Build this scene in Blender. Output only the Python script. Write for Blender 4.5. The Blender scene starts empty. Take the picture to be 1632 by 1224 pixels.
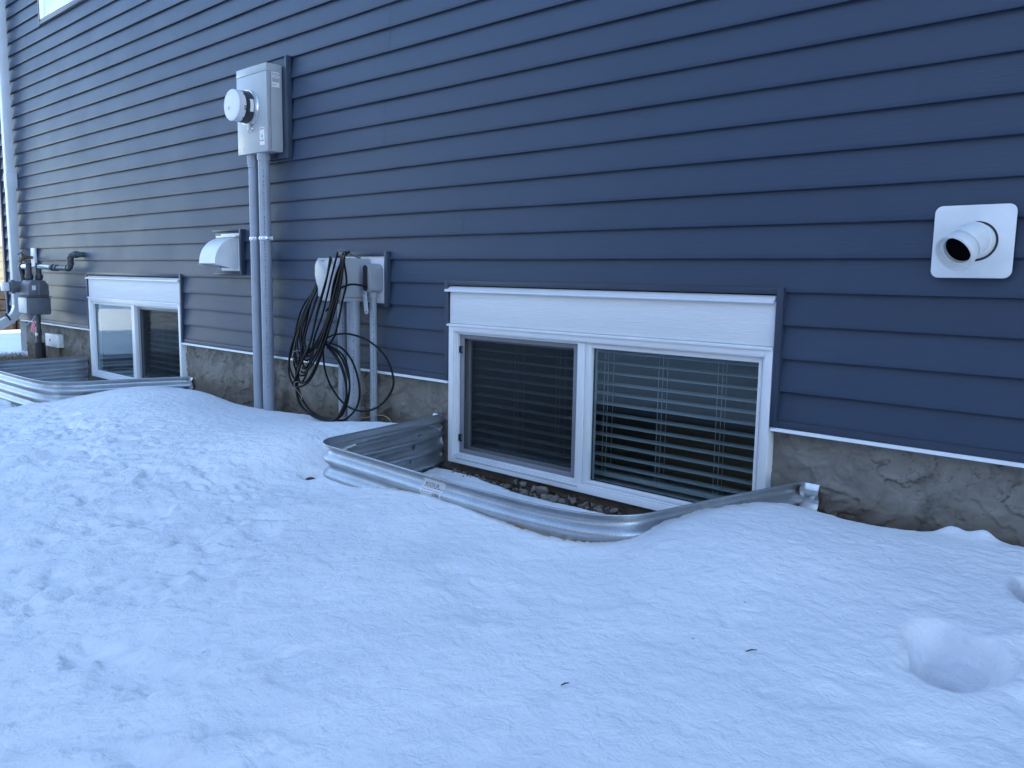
import bpy, bmesh, math, random
import numpy as np
from mathutils import Vector, Matrix

sc = bpy.context.scene
R = math.radians
# ------------------------------------------------------------------ camera, sky, sun, exposure
cam_d = bpy.data.cameras.new("camera")
cam = bpy.data.objects.new("camera", cam_d)
sc.collection.objects.link(cam)
cam_d.sensor_width = 36.0
cam_d.lens = 36.0 * 1320 / 1632
cam_d.clip_start = 0.05
cam_d.clip_end = 1500
fw = Vector((-0.6776437, 0.7240684, -0.1285453))
rt = Vector((0.7285690, 0.6847750, 0.0164436))
up = Vector((-0.0999309, 0.0825112, 0.9915673))
cam.matrix_world = Matrix(((rt.x, up.x, -fw.x, 0.0), (rt.y, up.y, -fw.y, -2.7114),
                           (rt.z, up.z, -fw.z, 0.4940), (0, 0, 0, 1)))
sc.camera = cam

SUN_EL = R(30)
sdir = Vector((0.37, 0.93, 0)).normalized()            # horizontal direction towards the sun (behind the house)
SUN_AZ = math.atan2(sdir.x, sdir.y)                    # clockwise from +Y
world = bpy.data.worlds.new("World")
sc.world = world
world.use_nodes = True
wn = world.node_tree
bg = wn.nodes["Background"]
sky = wn.nodes.new("ShaderNodeTexSky")
sky.sky_type = 'NISHITA'
sky.sun_disc = False
sky.sun_elevation = SUN_EL
sky.sun_rotation = SUN_AZ
sky.air_density = 1.0
sky.dust_density = 0.1
sky.ozone_density = 2.2
wn.links.new(sky.outputs[0], bg.inputs[0])
bg.inputs[1].default_value = 0.15

sun_d = bpy.data.lights.new("sun", 'SUN')
sun_d.energy = 2.0
sun_d.angle = R(0.5)
sun_d.color = (1.0, 0.96, 0.90)
sun = bpy.data.objects.new("sun", sun_d)
sc.collection.objects.link(sun)
tosun = Vector((sdir.x * math.cos(SUN_EL), sdir.y * math.cos(SUN_EL), math.sin(SUN_EL)))
sun.rotation_euler = tosun.to_track_quat('Z', 'Y').to_euler()
sun.location = (5, 20, 15)

sc.view_settings.view_transform = 'Standard'
sc.view_settings.look = 'None'
sc.view_settings.gamma = 1
sc.view_settings.use_curve_mapping = False
sc.view_settings.exposure = 2.47
sc.cycles.transparent_max_bounces = 48

# ------------------------------------------------------------------ helpers
C = sc.collection
random.seed(7)
rng = np.random.RandomState(11)


class MB:
    def __init__(s):
        s.v, s.f, s.m = [], [], []

    def add(s, vs, fs, mi=0):
        o = len(s.v)
        s.v += [tuple(v) for v in vs]
        s.f += [tuple(i + o for i in f) for f in fs]
        s.m += [mi] * len(fs)
        return s

    def box(s, x0, x1, y0, y1, z0, z1, mi=0, bev=0.0, rot=None):
        x0, x1 = min(x0, x1), max(x0, x1)
        y0, y1 = min(y0, y1), max(y0, y1)
        z0, z1 = min(z0, z1), max(z0, z1)
        if bev > 0:
            bm = bmesh.new()
            bmesh.ops.create_cube(bm, size=1)
            for v in bm.verts:
                v.co = Vector(((x0 + x1) / 2 + v.co.x * (x1 - x0), (y0 + y1) / 2 + v.co.y * (y1 - y0), (z0 + z1) / 2 + v.co.z * (z1 - z0)))
            bmesh.ops.bevel(bm, geom=bm.edges[:], offset=bev, segments=2, affect='EDGES', profile=0.5)
            bm.verts.index_update()
            vs = [v.co.copy() for v in bm.verts]
            fs = [[v.index for v in f.verts] for f in bm.faces]
            bm.free()
        else:
            vs = [Vector(p) for p in ((x0, y0, z0), (x1, y0, z0), (x1, y1, z0), (x0, y1, z0), (x0, y0, z1), (x1, y0, z1), (x1, y1, z1), (x0, y1, z1))]
            fs = [(0, 3, 2, 1), (4, 5, 6, 7), (0, 1, 5, 4), (1, 2, 6, 5), (2, 3, 7, 6), (3, 0, 4, 7)]
        if rot:
            ctr, mat = rot
            vs = [Vector(ctr) + mat @ (v - Vector(ctr)) for v in vs]
        return s.add(vs, fs, mi)

    def tube(s, pts, r, n=12, cap=True, mi=0):
        P = [Vector(p) for p in pts]
        rs = r if isinstance(r, (list, tuple)) else [r] * len(P)
        vs, fs = [], []
        prev = None
        for i, p in enumerate(P):
            t = (P[min(i + 1, len(P) - 1)] - P[max(i - 1, 0)])
            if t.length < 1e-9:
                t = Vector((0, 0, 1))
            t.normalize()
            if prev is None:
                a = Vector((0, 0, 1)) if abs(t.z) < 0.9 else Vector((1, 0, 0))
                n1 = t.cross(a).normalized()
            else:
                n1 = (prev - t * prev.dot(t))
                n1 = n1.normalized() if n1.length > 1e-6 else t.orthogonal().normalized()
            prev = n1
            n2 = t.cross(n1)
            for k in range(n):
                a = 2 * math.pi * k / n
                vs.append(p + (n1 * math.cos(a) + n2 * math.sin(a)) * rs[i])
        for i in range(len(P) - 1):
            for k in range(n):
                fs.append((i * n + k, i * n + (k + 1) % n, (i + 1) * n + (k + 1) % n, (i + 1) * n + k))
        if cap:
            fs.append(tuple(range(n - 1, -1, -1)))
            fs.append(tuple((len(P) - 1) * n + k for k in range(n)))
        return s.add(vs, fs, mi)

    def lathe(s, c, axis, prof, n=40, mi=0):
        """prof = list of (distance along axis, radius)"""
        ax = Vector(axis).normalized()
        n1 = ax.orthogonal().normalized()
        n2 = ax.cross(n1)
        c = Vector(c)
        vs, fs = [], []
        for (d, r) in prof:
            for k in range(n):
                a = 2 * math.pi * k / n
                vs.append(c + ax * d + (n1 * math.cos(a) + n2 * math.sin(a)) * max(r, 1e-5))
        for i in range(len(prof) - 1):
            for k in range(n):
                fs.append((i * n + k, i * n + (k + 1) % n, (i + 1) * n + (k + 1) % n, (i + 1) * n + k))
        return s.add(vs, fs, mi)

    def prism(s, poly, y0, y1, mi=0, plane='xz', bev=0.0):
        """outline given in (x,z) [or (y,z) for plane 'yz'] extruded along the third axis"""
        bm = bmesh.new()
        def mk(a, b, t):
            return (a, t, b) if plane == 'xz' else ((t, a, b) if plane == 'yz' else (a, b, t))
        lo = [bm.verts.new(mk(a, b, y0)) for a, b in poly]
        hi = [bm.verts.new(mk(a, b, y1)) for a, b in poly]
        bm.faces.new(lo)
        bm.faces.new(hi[::-1])
        n = len(poly)
        for i in range(n):
            bm.faces.new((lo[i], hi[i], hi[(i + 1) % n], lo[(i + 1) % n]))
        bmesh.ops.recalc_face_normals(bm, faces=bm.faces[:])
        if bev > 0:
            bmesh.ops.bevel(bm, geom=[e for e in bm.edges if e.calc_face_angle(0) > 0.6], offset=bev, segments=2, affect='EDGES', profile=0.5)
        bm.verts.index_update()
        vs = [v.co.copy() for v in bm.verts]
        fs = [[v.index for v in f.verts] for f in bm.faces]
        bm.free()
        return s.add(vs, fs, mi)

    def build(s, name, mat, parent=None, smooth=35, **props):
        me = bpy.data.meshes.new(name)
        me.from_pydata([tuple(v) for v in s.v], [], s.f)
        for m in (mat if isinstance(mat, (list, tuple)) else [mat]):
            me.materials.append(m)
        if any(s.m):
            me.polygons.foreach_set("material_index", s.m)
        bm = bmesh.new(); bm.from_mesh(me)
        bmesh.ops.recalc_face_normals(bm, faces=bm.faces[:])
        bm.to_mesh(me); bm.free()
        if smooth:
            me.polygons.foreach_set("use_smooth", [True] * len(me.polygons))
            me.set_sharp_from_angle(angle=R(smooth))
        me.update()
        o = bpy.data.objects.new(name, me)
        C.objects.link(o)
        if parent is not None:
            o.parent = parent
            o.matrix_parent_inverse = Matrix.Translation(-parent_world(parent))
        for k, v in props.items():
            o[k] = v
        return o


def parent_world(o):
    t = Vector((0, 0, 0))
    while o is not None:
        t = t + o.location
        if o.parent is not None:
            t = t + o.matrix_parent_inverse.translation
        o = o.parent
    return t


def empty(name, loc=(0, 0, 0), label=None, category=None, group=None, parent=None):
    o = bpy.data.objects.new(name, None)
    o.empty_display_size = 0.1
    C.objects.link(o)
    o.location = loc
    if parent is not None:
        o.parent = parent
        o.matrix_parent_inverse = Matrix.Translation(-parent_world(parent))
    if label:
        o['label'] = label
    if category:
        o['category'] = category
    if group:
        o['group'] = group
    return o


def text_mesh(name, body, size, mat, parent, M, extrude=0.0004, align='CENTER', spacing=1.0):
    cu = bpy.data.curves.new(name, 'FONT')
    cu.body = body
    cu.size = size
    cu.extrude = extrude
    cu.align_x = align
    cu.align_y = 'CENTER'
    cu.resolution_u = 3
    cu.space_line = spacing
    t = bpy.data.objects.new(name + "_tmp", cu)
    C.objects.link(t)
    dg = bpy.context.evaluated_depsgraph_get()
    me = bpy.data.meshes.new_from_object(t.evaluated_get(dg))
    bpy.data.objects.remove(t)
    bpy.data.curves.remove(cu)
    me.transform(M)
    me.materials.clear()
    me.materials.append(mat)
    me.name = name
    o = bpy.data.objects.new(name, me)
    C.objects.link(o)
    o.parent = parent
    o.matrix_parent_inverse = Matrix.Translation(-parent_world(parent))
    return o


def frame_matrix(origin, xdir, ydir):
    x = Vector(xdir).normalized(); y = Vector(ydir).normalized(); z = x.cross(y)
    return Matrix(((x.x, y.x, z.x, origin[0]), (x.y, y.y, z.y, origin[1]), (x.z, y.z, z.z, origin[2]), (0, 0, 0, 1)))


def spline(pts, n=8, closed=False):
    P = [Vector(p) for p in pts]
    out = []
    m = len(P)
    for i in range(m if closed else m - 1):
        p0 = P[(i - 1) % m] if closed or i > 0 else P[0] * 2 - P[1]
        p1 = P[i]; p2 = P[(i + 1) % m]
        p3 = P[(i + 2) % m] if closed or i < m - 2 else P[-1] * 2 - P[-2]
        for k in range(n):
            t = k / n
            out.append(0.5 * ((2 * p1) + (p2 - p0) * t + (2 * p0 - 5 * p1 + 4 * p2 - p3) * t * t + (-p0 + 3 * p1 - 3 * p2 + p3) * t ** 3))
    out.append(P[0].copy() if closed else P[-1])
    return out


def rrect(x0, x1, z0, z1, r, n=6):
    pts = []
    for cx, cz, a0 in ((x1 - r, z1 - r, 0), (x0 + r, z1 - r, 90), (x0 + r, z0 + r, 180), (x1 - r, z0 + r, 270)):
        for k in range(n + 1):
            a = R(a0 + 90 * k / n)
            pts.append((cx + r * math.cos(a), cz + r * math.sin(a)))
    return pts


# numpy gradient-ish noise
_perm = rng.permutation(4096)
_val = rng.rand(4096)


def vnoise(x, y, seed=0):
    xi = np.floor(x).astype(np.int64); yi = np.floor(y).astype(np.int64)
    xf = x - xi; yf = y - yi
    u = xf * xf * xf * (xf * (xf * 6 - 15) + 10); v = yf * yf * yf * (yf * (yf * 6 - 15) + 10)
    def h(a, b):
        return _val[(_perm[(a + seed * 131) & 4095] + b * 57 + seed * 17) & 4095]
    return ((h(xi, yi) * (1 - u) + h(xi + 1, yi) * u) * (1 - v) + (h(xi, yi + 1) * (1 - u) + h(xi + 1, yi + 1) * u) * v) * 2 - 1


def fbm(x, y, sc_, oct=4, seed=0, gain=0.5):
    a = 1.0; s_ = 0; tot = 0
    for o in range(oct):
        ca, sa = math.cos(0.7 + o), math.sin(0.7 + o)
        s_ = s_ + a * vnoise((x * ca - y * sa) * sc_ + o * 13.7, (x * sa + y * ca) * sc_ + o * 7.1, seed + o)
        tot += a; a *= gain; sc_ *= 2.03
    return s_ / tot


def sstep(a, b, x):
    t = np.clip((x - a) / (b - a), 0, 1)
    return t * t * (3 - 2 * t)


# ------------------------------------------------------------------ materials
def new_mat(name):
    m = bpy.data.materials.new(name)
    m.use_nodes = True
    nt = m.node_tree
    b = nt.nodes["Principled BSDF"]
    return m, nt, b


def mat(name, col, rough=0.5, metal=0.0, spec=0.5, noise=0.0, nscale=30, bump=0.0, bscale=200, stretch=(1, 1, 1), rvar=0.0, coat=0.0):
    m, nt, b = new_mat(name)
    L = nt.links
    b.inputs['Base Color'].default_value = (*col, 1)
    b.inputs['Roughness'].default_value = rough
    b.inputs['Metallic'].default_value = metal
    b.inputs['Specular IOR Level'].default_value = spec
    if coat:
        b.inputs['Coat Weight'].default_value = coat
    if noise or bump or rvar:
        tc = nt.nodes.new("ShaderNodeTexCoord")
        mp = nt.nodes.new("ShaderNodeMapping")
        mp.inputs['Scale'].default_value = stretch
        L.new(tc.outputs['Object'], mp.inputs[0])
    if noise or rvar:
        n = nt.nodes.new("ShaderNodeTexNoise")
        n.inputs['Scale'].default_value = nscale
        n.inputs['Detail'].default_value = 5
        L.new(mp.outputs[0], n.inputs[0])
    if noise:
        mx = nt.nodes.new("ShaderNodeMix"); mx.data_type = 'RGBA'
        mx.inputs[6].default_value = (*[c * (1 - noise) for c in col], 1)
        mx.inputs[7].default_value = (*[min(1, c * (1 + noise)) for c in col], 1)
        mr = nt.nodes.new("ShaderNodeMapRange")
        mr.inputs[1].default_value = 0.3; mr.inputs[2].default_value = 0.7
        L.new(n.outputs[0], mr.inputs[0]); L.new(mr.outputs[0], mx.inputs[0])
        L.new(mx.outputs[2], b.inputs['Base Color'])
    if rvar:
        mr2 = nt.nodes.new("ShaderNodeMapRange")
        mr2.inputs[1].default_value = 0.3; mr2.inputs[2].default_value = 0.7
        mr2.inputs[3].default_value = max(0.02, rough - rvar); mr2.inputs[4].default_value = min(1, rough + rvar)
        L.new(n.outputs[0], mr2.inputs[0]); L.new(mr2.outputs[0], b.inputs['Roughness'])
    if bump:
        n2 = nt.nodes.new("ShaderNodeTexNoise")
        n2.inputs['Scale'].default_value = bscale; n2.inputs['Detail'].default_value = 4
        L.new(mp.outputs[0], n2.inputs[0])
        bp = nt.nodes.new("ShaderNodeBump")
        bp.inputs['Strength'].default_value = 1.0
        bp.inputs['Distance'].default_value = bump
        L.new(n2.outputs[0], bp.inputs['Height']); L.new(bp.outputs[0], b.inputs['Normal'])
    return m


# siding: blue grey vinyl, embossed wood grain, slight difference from panel to panel
def siding_material():
    m, nt, b = new_mat("blue_grey_vinyl")
    L = nt.links; N = nt.nodes
    tc = N.new("ShaderNodeTexCoord"); oi = N.new("ShaderNodeObjectInfo")
    mp = N.new("ShaderNodeMapping"); mp.inputs['Scale'].default_value = (2.2, 10, 60)
    cx = N.new("ShaderNodeCombineXYZ")
    mu = N.new("ShaderNodeMath"); mu.operation = 'MULTIPLY'; mu.inputs[1].default_value = 37.0
    L.new(oi.outputs['Random'], mu.inputs[0]); L.new(mu.outputs[0], cx.inputs[0])
    L.new(cx.outputs[0], mp.inputs['Location']); L.new(tc.outputs['Object'], mp.inputs[0])
    g = N.new("ShaderNodeTexNoise"); g.inputs['Scale'].default_value = 3.0; g.inputs['Detail'].default_value = 6; g.inputs['Distortion'].default_value = 0.6
    L.new(mp.outputs[0], g.inputs[0])
    bp = N.new("ShaderNodeBump"); bp.inputs['Strength'].default_value = 0.55; bp.inputs['Distance'].default_value = 0.0012
    L.new(g.outputs[0], bp.inputs['Height']); L.new(bp.outputs[0], b.inputs['Normal'])
    n = N.new("ShaderNodeTexNoise"); n.inputs['Scale'].default_value = 2.3; n.inputs['Detail'].default_value = 8; n.inputs['Roughness'].default_value = 0.65
    L.new(tc.outputs['Object'], n.inputs[0])
    mx = N.new("ShaderNodeMix"); mx.data_type = 'RGBA'
    mx.inputs[6].default_value = (0.035, 0.054, 0.090, 1); mx.inputs[7].default_value = (0.042, 0.062, 0.101, 1)
    mr = N.new("ShaderNodeMapRange"); mr.inputs[1].default_value = 0.3; mr.inputs[2].default_value = 0.7
    L.new(n.outputs[0], mr.inputs[0]); L.new(mr.outputs[0], mx.inputs[0])
    hv = N.new("ShaderNodeHueSaturation")
    mr3 = N.new("ShaderNodeMapRange"); mr3.inputs[3].default_value = 0.95; mr3.inputs[4].default_value = 1.05
    L.new(oi.outputs['Random'], mr3.inputs[0]); L.new(mr3.outputs[0], hv.inputs['Value'])
    L.new(mx.outputs[2], hv.inputs['Color']); L.new(hv.outputs[0], b.inputs['Base Color'])
    mr2 = N.new("ShaderNodeMapRange"); mr2.inputs[1].default_value = 0.3; mr2.inputs[2].default_value = 0.7; mr2.inputs[3].default_value = 0.42; mr2.inputs[4].default_value = 0.52
    L.new(n.outputs[0], mr2.inputs[0]); L.new(mr2.outputs[0], b.inputs['Roughness'])
    b.inputs['Specular IOR Level'].default_value = 0.38
    return m


def parging_material():
    m, nt, b = new_mat("parged_cement")
    L = nt.links; N = nt.nodes
    tc = N.new("ShaderNodeTexCoord")
    n1 = N.new("ShaderNodeTexNoise"); n1.inputs['Scale'].default_value = 5.5; n1.inputs['Detail'].default_value = 9; n1.inputs['Roughness'].default_value = 0.62; n1.inputs['Distortion'].default_value = 1.2
    L.new(tc.outputs['Object'], n1.inputs[0])
    cr = N.new("ShaderNodeValToRGB")
    cr.color_ramp.elements[0].position = 0.30; cr.color_ramp.elements[0].color = (0.115, 0.106, 0.092, 1)
    cr.color_ramp.elements[1].position = 0.72; cr.color_ramp.elements[1].color = (0.285, 0.270, 0.240, 1)
    e = cr.color_ramp.elements.new(0.48); e.color = (0.20, 0.188, 0.166, 1)
    L.new(n1.outputs[0], cr.inputs[0])
    # damp, dirty band near the ground
    sp = N.new("ShaderNodeSeparateXYZ"); L.new(tc.outputs['Object'], sp.inputs[0])
    n3 = N.new("ShaderNodeTexNoise"); n3.inputs['Scale'].default_value = 7; n3.inputs['Detail'].default_value = 6
    L.new(tc.outputs['Object'], n3.inputs[0])
    ad = N.new("ShaderNodeMath"); ad.operation = 'MULTIPLY_ADD'; ad.inputs[1].default_value = 0.16
    L.new(n3.outputs[0], ad.inputs[0]); L.new(sp.outputs[2], ad.inputs[2])
    mr = N.new("ShaderNodeMapRange"); mr.inputs[1].default_value = -0.20; mr.inputs[2].default_value = -0.12; mr.inputs[3].default_value = 0.6; mr.inputs[4].default_value = 0.0
    L.new(ad.outputs[0], mr.inputs[0])
    mx = N.new("ShaderNodeMix"); mx.data_type = 'RGBA'; mx.inputs[7].default_value = (0.10, 0.075, 0.05, 1)
    L.new(mr.outputs[0], mx.inputs[0]); L.new(cr.outputs[0], mx.inputs[6]); atn = N.new("ShaderNodeAttribute"); atn.attribute_name = "crack"
    mc = N.new("ShaderNodeMath"); mc.operation = 'MULTIPLY'; mc.inputs[1].default_value = 0.65
    L.new(atn.outputs['Fac'], mc.inputs[0])
    mx2 = N.new("ShaderNodeMix"); mx2.data_type = 'RGBA'; mx2.inputs[7].default_value = (0.035, 0.03, 0.025, 1)
    L.new(mc.outputs[0], mx2.inputs[0]); L.new(mx.outputs[2], mx2.inputs[6]); L.new(mx2.outputs[2], b.inputs['Base Color'])
    b.inputs['Roughness'].default_value = 0.9
    b.inputs['Specular IOR Level'].default_value = 0.25
    n2 = N.new("ShaderNodeTexNoise"); n2.inputs['Scale'].default_value = 90; n2.inputs['Detail'].default_value = 6; n2.inputs['Roughness'].default_value = 0.7
    L.new(tc.outputs['Object'], n2.inputs[0])
    bp = N.new("ShaderNodeBump"); bp.inputs['Distance'].default_value = 0.003; bp.inputs['Strength'].default_value = 0.8
    L.new(n2.outputs[0], bp.inputs['Height']); L.new(bp.outputs[0], b.inputs['Normal'])
    return m


def galv_material(name="galvanised_steel", base=(0.47, 0.50, 0.53), rough=0.40):
    m, nt, b = new_mat(name)
    L = nt.links; N = nt.nodes
    tc = N.new("ShaderNodeTexCoord")
    v = N.new("ShaderNodeTexVoronoi"); v.inputs['Scale'].default_value = 260
    L.new(tc.outputs['Object'], v.inputs[0])
    n = N.new("ShaderNodeTexNoise"); n.inputs['Scale'].default_value = 9; n.inputs['Detail'].default_value = 8
    L.new(tc.outputs['Object'], n.inputs[0])
    sepc = N.new("ShaderNodeSeparateColor"); L.new(v.outputs['Color'], sepc.inputs[0])
    mr = N.new("ShaderNodeMapRange"); mr.inputs[3].default_value = 0.88; mr.inputs[4].default_value = 1.06
    L.new(sepc.outputs[0], mr.inputs[0])
    mr2 = N.new("ShaderNodeMapRange"); mr2.inputs[1].default_value = 0.35; mr2.inputs[2].default_value = 0.65; mr2.inputs[3].default_value = 0.90; mr2.inputs[4].default_value = 1.05
    L.new(n.outputs[0], mr2.inputs[0])
    mu = N.new("ShaderNodeMath"); mu.operation = 'MULTIPLY'; L.new(mr.outputs[0], mu.inputs[0]); L.new(mr2.outputs[0], mu.inputs[1])
    hv = N.new("ShaderNodeHueSaturation"); hv.inputs['Color'].default_value = (*base, 1)
    L.new(mu.outputs[0], hv.inputs['Value']); L.new(hv.outputs[0], b.inputs['Base Color'])
    b.inputs['Metallic'].default_value = 0.88
    mr4 = N.new("ShaderNodeMapRange"); mr4.inputs[3].default_value = rough - 0.02; mr4.inputs[4].default_value = rough + 0.05
    L.new(sepc.outputs[1], mr4.inputs[0]); L.new(mr4.outputs[0], b.inputs['Roughness'])
    n5 = N.new("ShaderNodeTexNoise"); n5.inputs['Scale'].default_value = 24; n5.inputs['Detail'].default_value = 3
    L.new(tc.outputs['Object'], n5.inputs[0])
    bp = N.new("ShaderNodeBump"); bp.inputs['Distance'].default_value = 0.001; bp.inputs['Strength'].default_value = 0.3
    L.new(n5.outputs[0], bp.inputs['Height']); L.new(bp.outputs[0], b.inputs['Normal'])
    return m


def snow_material():
    m, nt, b = new_mat("old_snow")
    L = nt.links; N = nt.nodes
    tc = N.new("ShaderNodeTexCoord")
    n = N.new("ShaderNodeTexNoise"); n.inputs['Scale'].default_value = 3.0; n.inputs['Detail'].default_value = 8
    L.new(tc.outputs['Object'], n.inputs[0])
    cr = N.new("ShaderNodeValToRGB")
    cr.color_ramp.elements[0].position = 0.35; cr.color_ramp.elements[0].color = (0.84, 0.86, 0.885, 1)
    cr.color_ramp.elements[1].position = 0.65; cr.color_ramp.elements[1].color = (0.92, 0.93, 0.94, 1)
    L.new(n.outputs[0], cr.inputs[0])
    # sparse specks of grit
    v = N.new("ShaderNodeTexVoronoi"); v.inputs['Scale'].default_value = 9.0; v.inputs['Randomness'].default_value = 1
    L.new(tc.outputs['Object'], v.inputs[0])
    sepc = N.new("ShaderNodeSeparateColor"); L.new(v.outputs['Color'], sepc.inputs[0])
    lt = N.new("ShaderNodeMath"); lt.operation = 'LESS_THAN'; lt.inputs[1].default_value = 0.022
    L.new(v.outputs['Distance'], lt.inputs[0])
    gt = N.new("ShaderNodeMath"); gt.operation = 'GREATER_THAN'; gt.inputs[1].default_value = 0.86
    L.new(sepc.outputs[0], gt.inputs[0])
    mu = N.new("ShaderNodeMath"); mu.operation = 'MULTIPLY'; L.new(lt.outputs[0], mu.inputs[0]); L.new(gt.outputs[0], mu.inputs[1])
    mx = N.new("ShaderNodeMix"); mx.data_type = 'RGBA'; mx.inputs[7].default_value = (0.16, 0.12, 0.09, 1)
    L.new(mu.outputs[0], mx.inputs[0]); L.new(cr.outputs[0], mx.inputs[6])
    # shade in the boot print hollows, painted into the snow colour
    atw = N.new("ShaderNodeAttribute"); atw.attribute_name = "print_shade"
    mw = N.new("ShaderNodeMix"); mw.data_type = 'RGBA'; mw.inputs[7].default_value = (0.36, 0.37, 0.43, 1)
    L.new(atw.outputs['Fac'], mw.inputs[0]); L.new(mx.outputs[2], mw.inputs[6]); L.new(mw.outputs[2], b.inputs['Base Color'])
    b.inputs['Roughness'].default_value = 0.55
    b.inputs['Specular IOR Level'].default_value = 0.35
    n2 = N.new("ShaderNodeTexNoise"); n2.inputs['Scale'].default_value = 34; n2.inputs['Detail'].default_value = 9; n2.inputs['Roughness'].default_value = 0.65
    L.new(tc.outputs['Object'], n2.inputs[0])
    bp = N.new("ShaderNodeBump"); bp.inputs['Distance'].default_value = 0.0105; bp.inputs['Strength'].default_value = 0.75
    # small melt pits in the crust
    vp = N.new("ShaderNodeTexNoise"); vp.inputs['Scale'].default_value = 19; vp.inputs['Detail'].default_value = 3; vp.inputs['Roughness'].default_value = 0.6; vp.inputs['Distortion'].default_value = 0.4
    L.new(tc.outputs['Object'], vp.inputs[0])
    pw = N.new("ShaderNodeMapRange"); pw.interpolation_type = 'SMOOTHSTEP'; pw.inputs[1].default_value = 0.34; pw.inputs[2].default_value = 0.60; pw.inputs[3].default_value = 0.0; pw.inputs[4].default_value = 0.30
    L.new(vp.outputs[0], pw.inputs[0])
    sm = N.new("ShaderNodeMath"); sm.operation = 'ADD'
    L.new(n2.outputs[0], sm.inputs[0]); L.new(pw.outputs[0], sm.inputs[1])
    L.new(sm.outputs[0], bp.inputs['Height']); L.new(bp.outputs[0], b.inputs['Normal'])
    return m


def glass_material(name, tint=(0.74, 0.79, 0.80), ior=1.5, boost=1.0):
    m = bpy.data.materials.new(name); m.use_nodes = True
    nt = m.node_tree; N = nt.nodes; L = nt.links
    N.remove(N["Principled BSDF"])
    out = N["Material Output"]
    t = N.new("ShaderNodeBsdfTransparent"); t.inputs[0].default_value = (*tint, 1)
    g = N.new("ShaderNodeBsdfGlossy"); g.inputs['Roughness'].default_value = 0.0; g.inputs[0].default_value = (0.95, 1.0, 0.97, 1)
    f = N.new("ShaderNodeFresnel"); f.inputs[0].default_value = ior
    ge = N.new("ShaderNodeNewGeometry")
    ir = N.new("ShaderNodeMapRange"); ir.inputs[3].default_value = ior; ir.inputs[4].default_value = 1 / ior
    L.new(ge.outputs['Backfacing'], ir.inputs[0]); L.new(ir.outputs[0], f.inputs[0])
    mu = N.new("ShaderNodeMath"); mu.operation = 'MULTIPLY'; mu.inputs[1].default_value = boost; mu.use_clamp = True
    L.new(f.outputs[0], mu.inputs[0])
    mx = N.new("ShaderNodeMixShader")
    L.new(mu.outputs[0], mx.inputs[0]); L.new(t.outputs[0], mx.inputs[1]); L.new(g.outputs[0], mx.inputs[2])
    L.new(mx.outputs[0], out.inputs[0])
    return m


def screen_material():
    m = bpy.data.materials.new("insect_mesh"); m.use_nodes = True
    nt = m.node_tree; N = nt.nodes; L = nt.links
    N.remove(N["Principled BSDF"]); out = N["Material Output"]
    t = N.new("ShaderNodeBsdfTransparent")
    d = N.new("ShaderNodeBsdfDiffuse"); d.inputs[0].default_value = (0.03, 0.032, 0.035, 1)
    mx = N.new("ShaderNodeMixShader"); mx.inputs[0].default_value = 0.36
    L.new(t.outputs[0], mx.inputs[1]); L.new(d.outputs[0], mx.inputs[2]); L.new(mx.outputs[0], out.inputs[0])
    return m


M_side = siding_material()
M_parg = parging_material()
M_galv = galv_material()
M_snow = snow_material()
M_glass = glass_material("window_glass")
M_mesh = screen_material()
M_white = mat("white_vinyl", (0.78, 0.79, 0.80), 0.35, noise=0.03, nscale=8)
M_board = mat("white_textured_board", (0.78, 0.79, 0.79), 0.55, noise=0.02, nscale=5, bump=0.0025, bscale=14, stretch=(1.2, 4, 14))
M_wmetal = mat("white_aluminium", (0.76, 0.77, 0.78), 0.4, noise=0.04, nscale=10)
M_grey_frame = mat("grey_aluminium_frame", (0.19, 0.20, 0.21), 0.45)
M_scrframe = mat("screen_frame_grey", (0.22, 0.225, 0.25), 0.45)
M_black = mat("black_plastic", (0.012, 0.012, 0.014), 0.5)
M_dark = mat("dark_void", (0.02, 0.02, 0.022), 0.9)
M_trim = mat("blue_grey_trim", (0.034, 0.049, 0.079), 0.42, noise=0.08, nscale=6)
M_greymetal = mat("painted_grey_steel", (0.40, 0.42, 0.43), 0.38, noise=0.05, nscale=12, rvar=0.08, bump=0.0006, bscale=12)
M_pvc = mat("grey_pvc_conduit", (0.29, 0.32, 0.37), 0.42, noise=0.06, nscale=7, rvar=0.06)
M_telgrey = mat("grey_plastic_cover", (0.36, 0.38, 0.41), 0.5, noise=0.05, nscale=14)
M_lb = mat("grey_conduit_fitting", (0.30, 0.32, 0.34), 0.48, noise=0.06, nscale=20)
M_wpvc = mat("white_pvc", (0.74, 0.75, 0.74), 0.38, noise=0.05, nscale=14, rvar=0.08)
M_hood = mat("white_plastic_hood", (0.78, 0.79, 0.78), 0.34, noise=0.06, nscale=9, rvar=0.06, bump=0.0006, bscale=18)
M_zinc = mat("zinc_bright", (0.66, 0.68, 0.70), 0.28, metal=0.9, noise=0.08, nscale=60)
M_gasgrey = mat("gas_meter_grey_paint", (0.12, 0.13, 0.145), 0.5, noise=0.12, nscale=18, bump=0.001, bscale=60)
M_gasfront = mat("gas_meter_light_plate", (0.55, 0.57, 0.58), 0.45, noise=0.05, nscale=20)
M_pipe = mat("dark_grey_painted_pipe", (0.055, 0.06, 0.068), 0.42, noise=0.2, nscale=30, bump=0.0008, bscale=80)
M_brass = mat("old_brass", (0.20, 0.13, 0.07), 0.45, metal=0.7, noise=0.2, nscale=40)
M_blue = mat("blue_tap_wheel", (0.02, 0.05, 0.16), 0.45)
M_red = mat("faded_pink_tag", (0.62, 0.20, 0.24), 0.6, noise=0.25, nscale=40)
M_redink = mat("red_ink", (0.55, 0.05, 0.04), 0.6)
M_paper = mat("white_label_paper", (0.74, 0.75, 0.76), 0.5)
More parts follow.
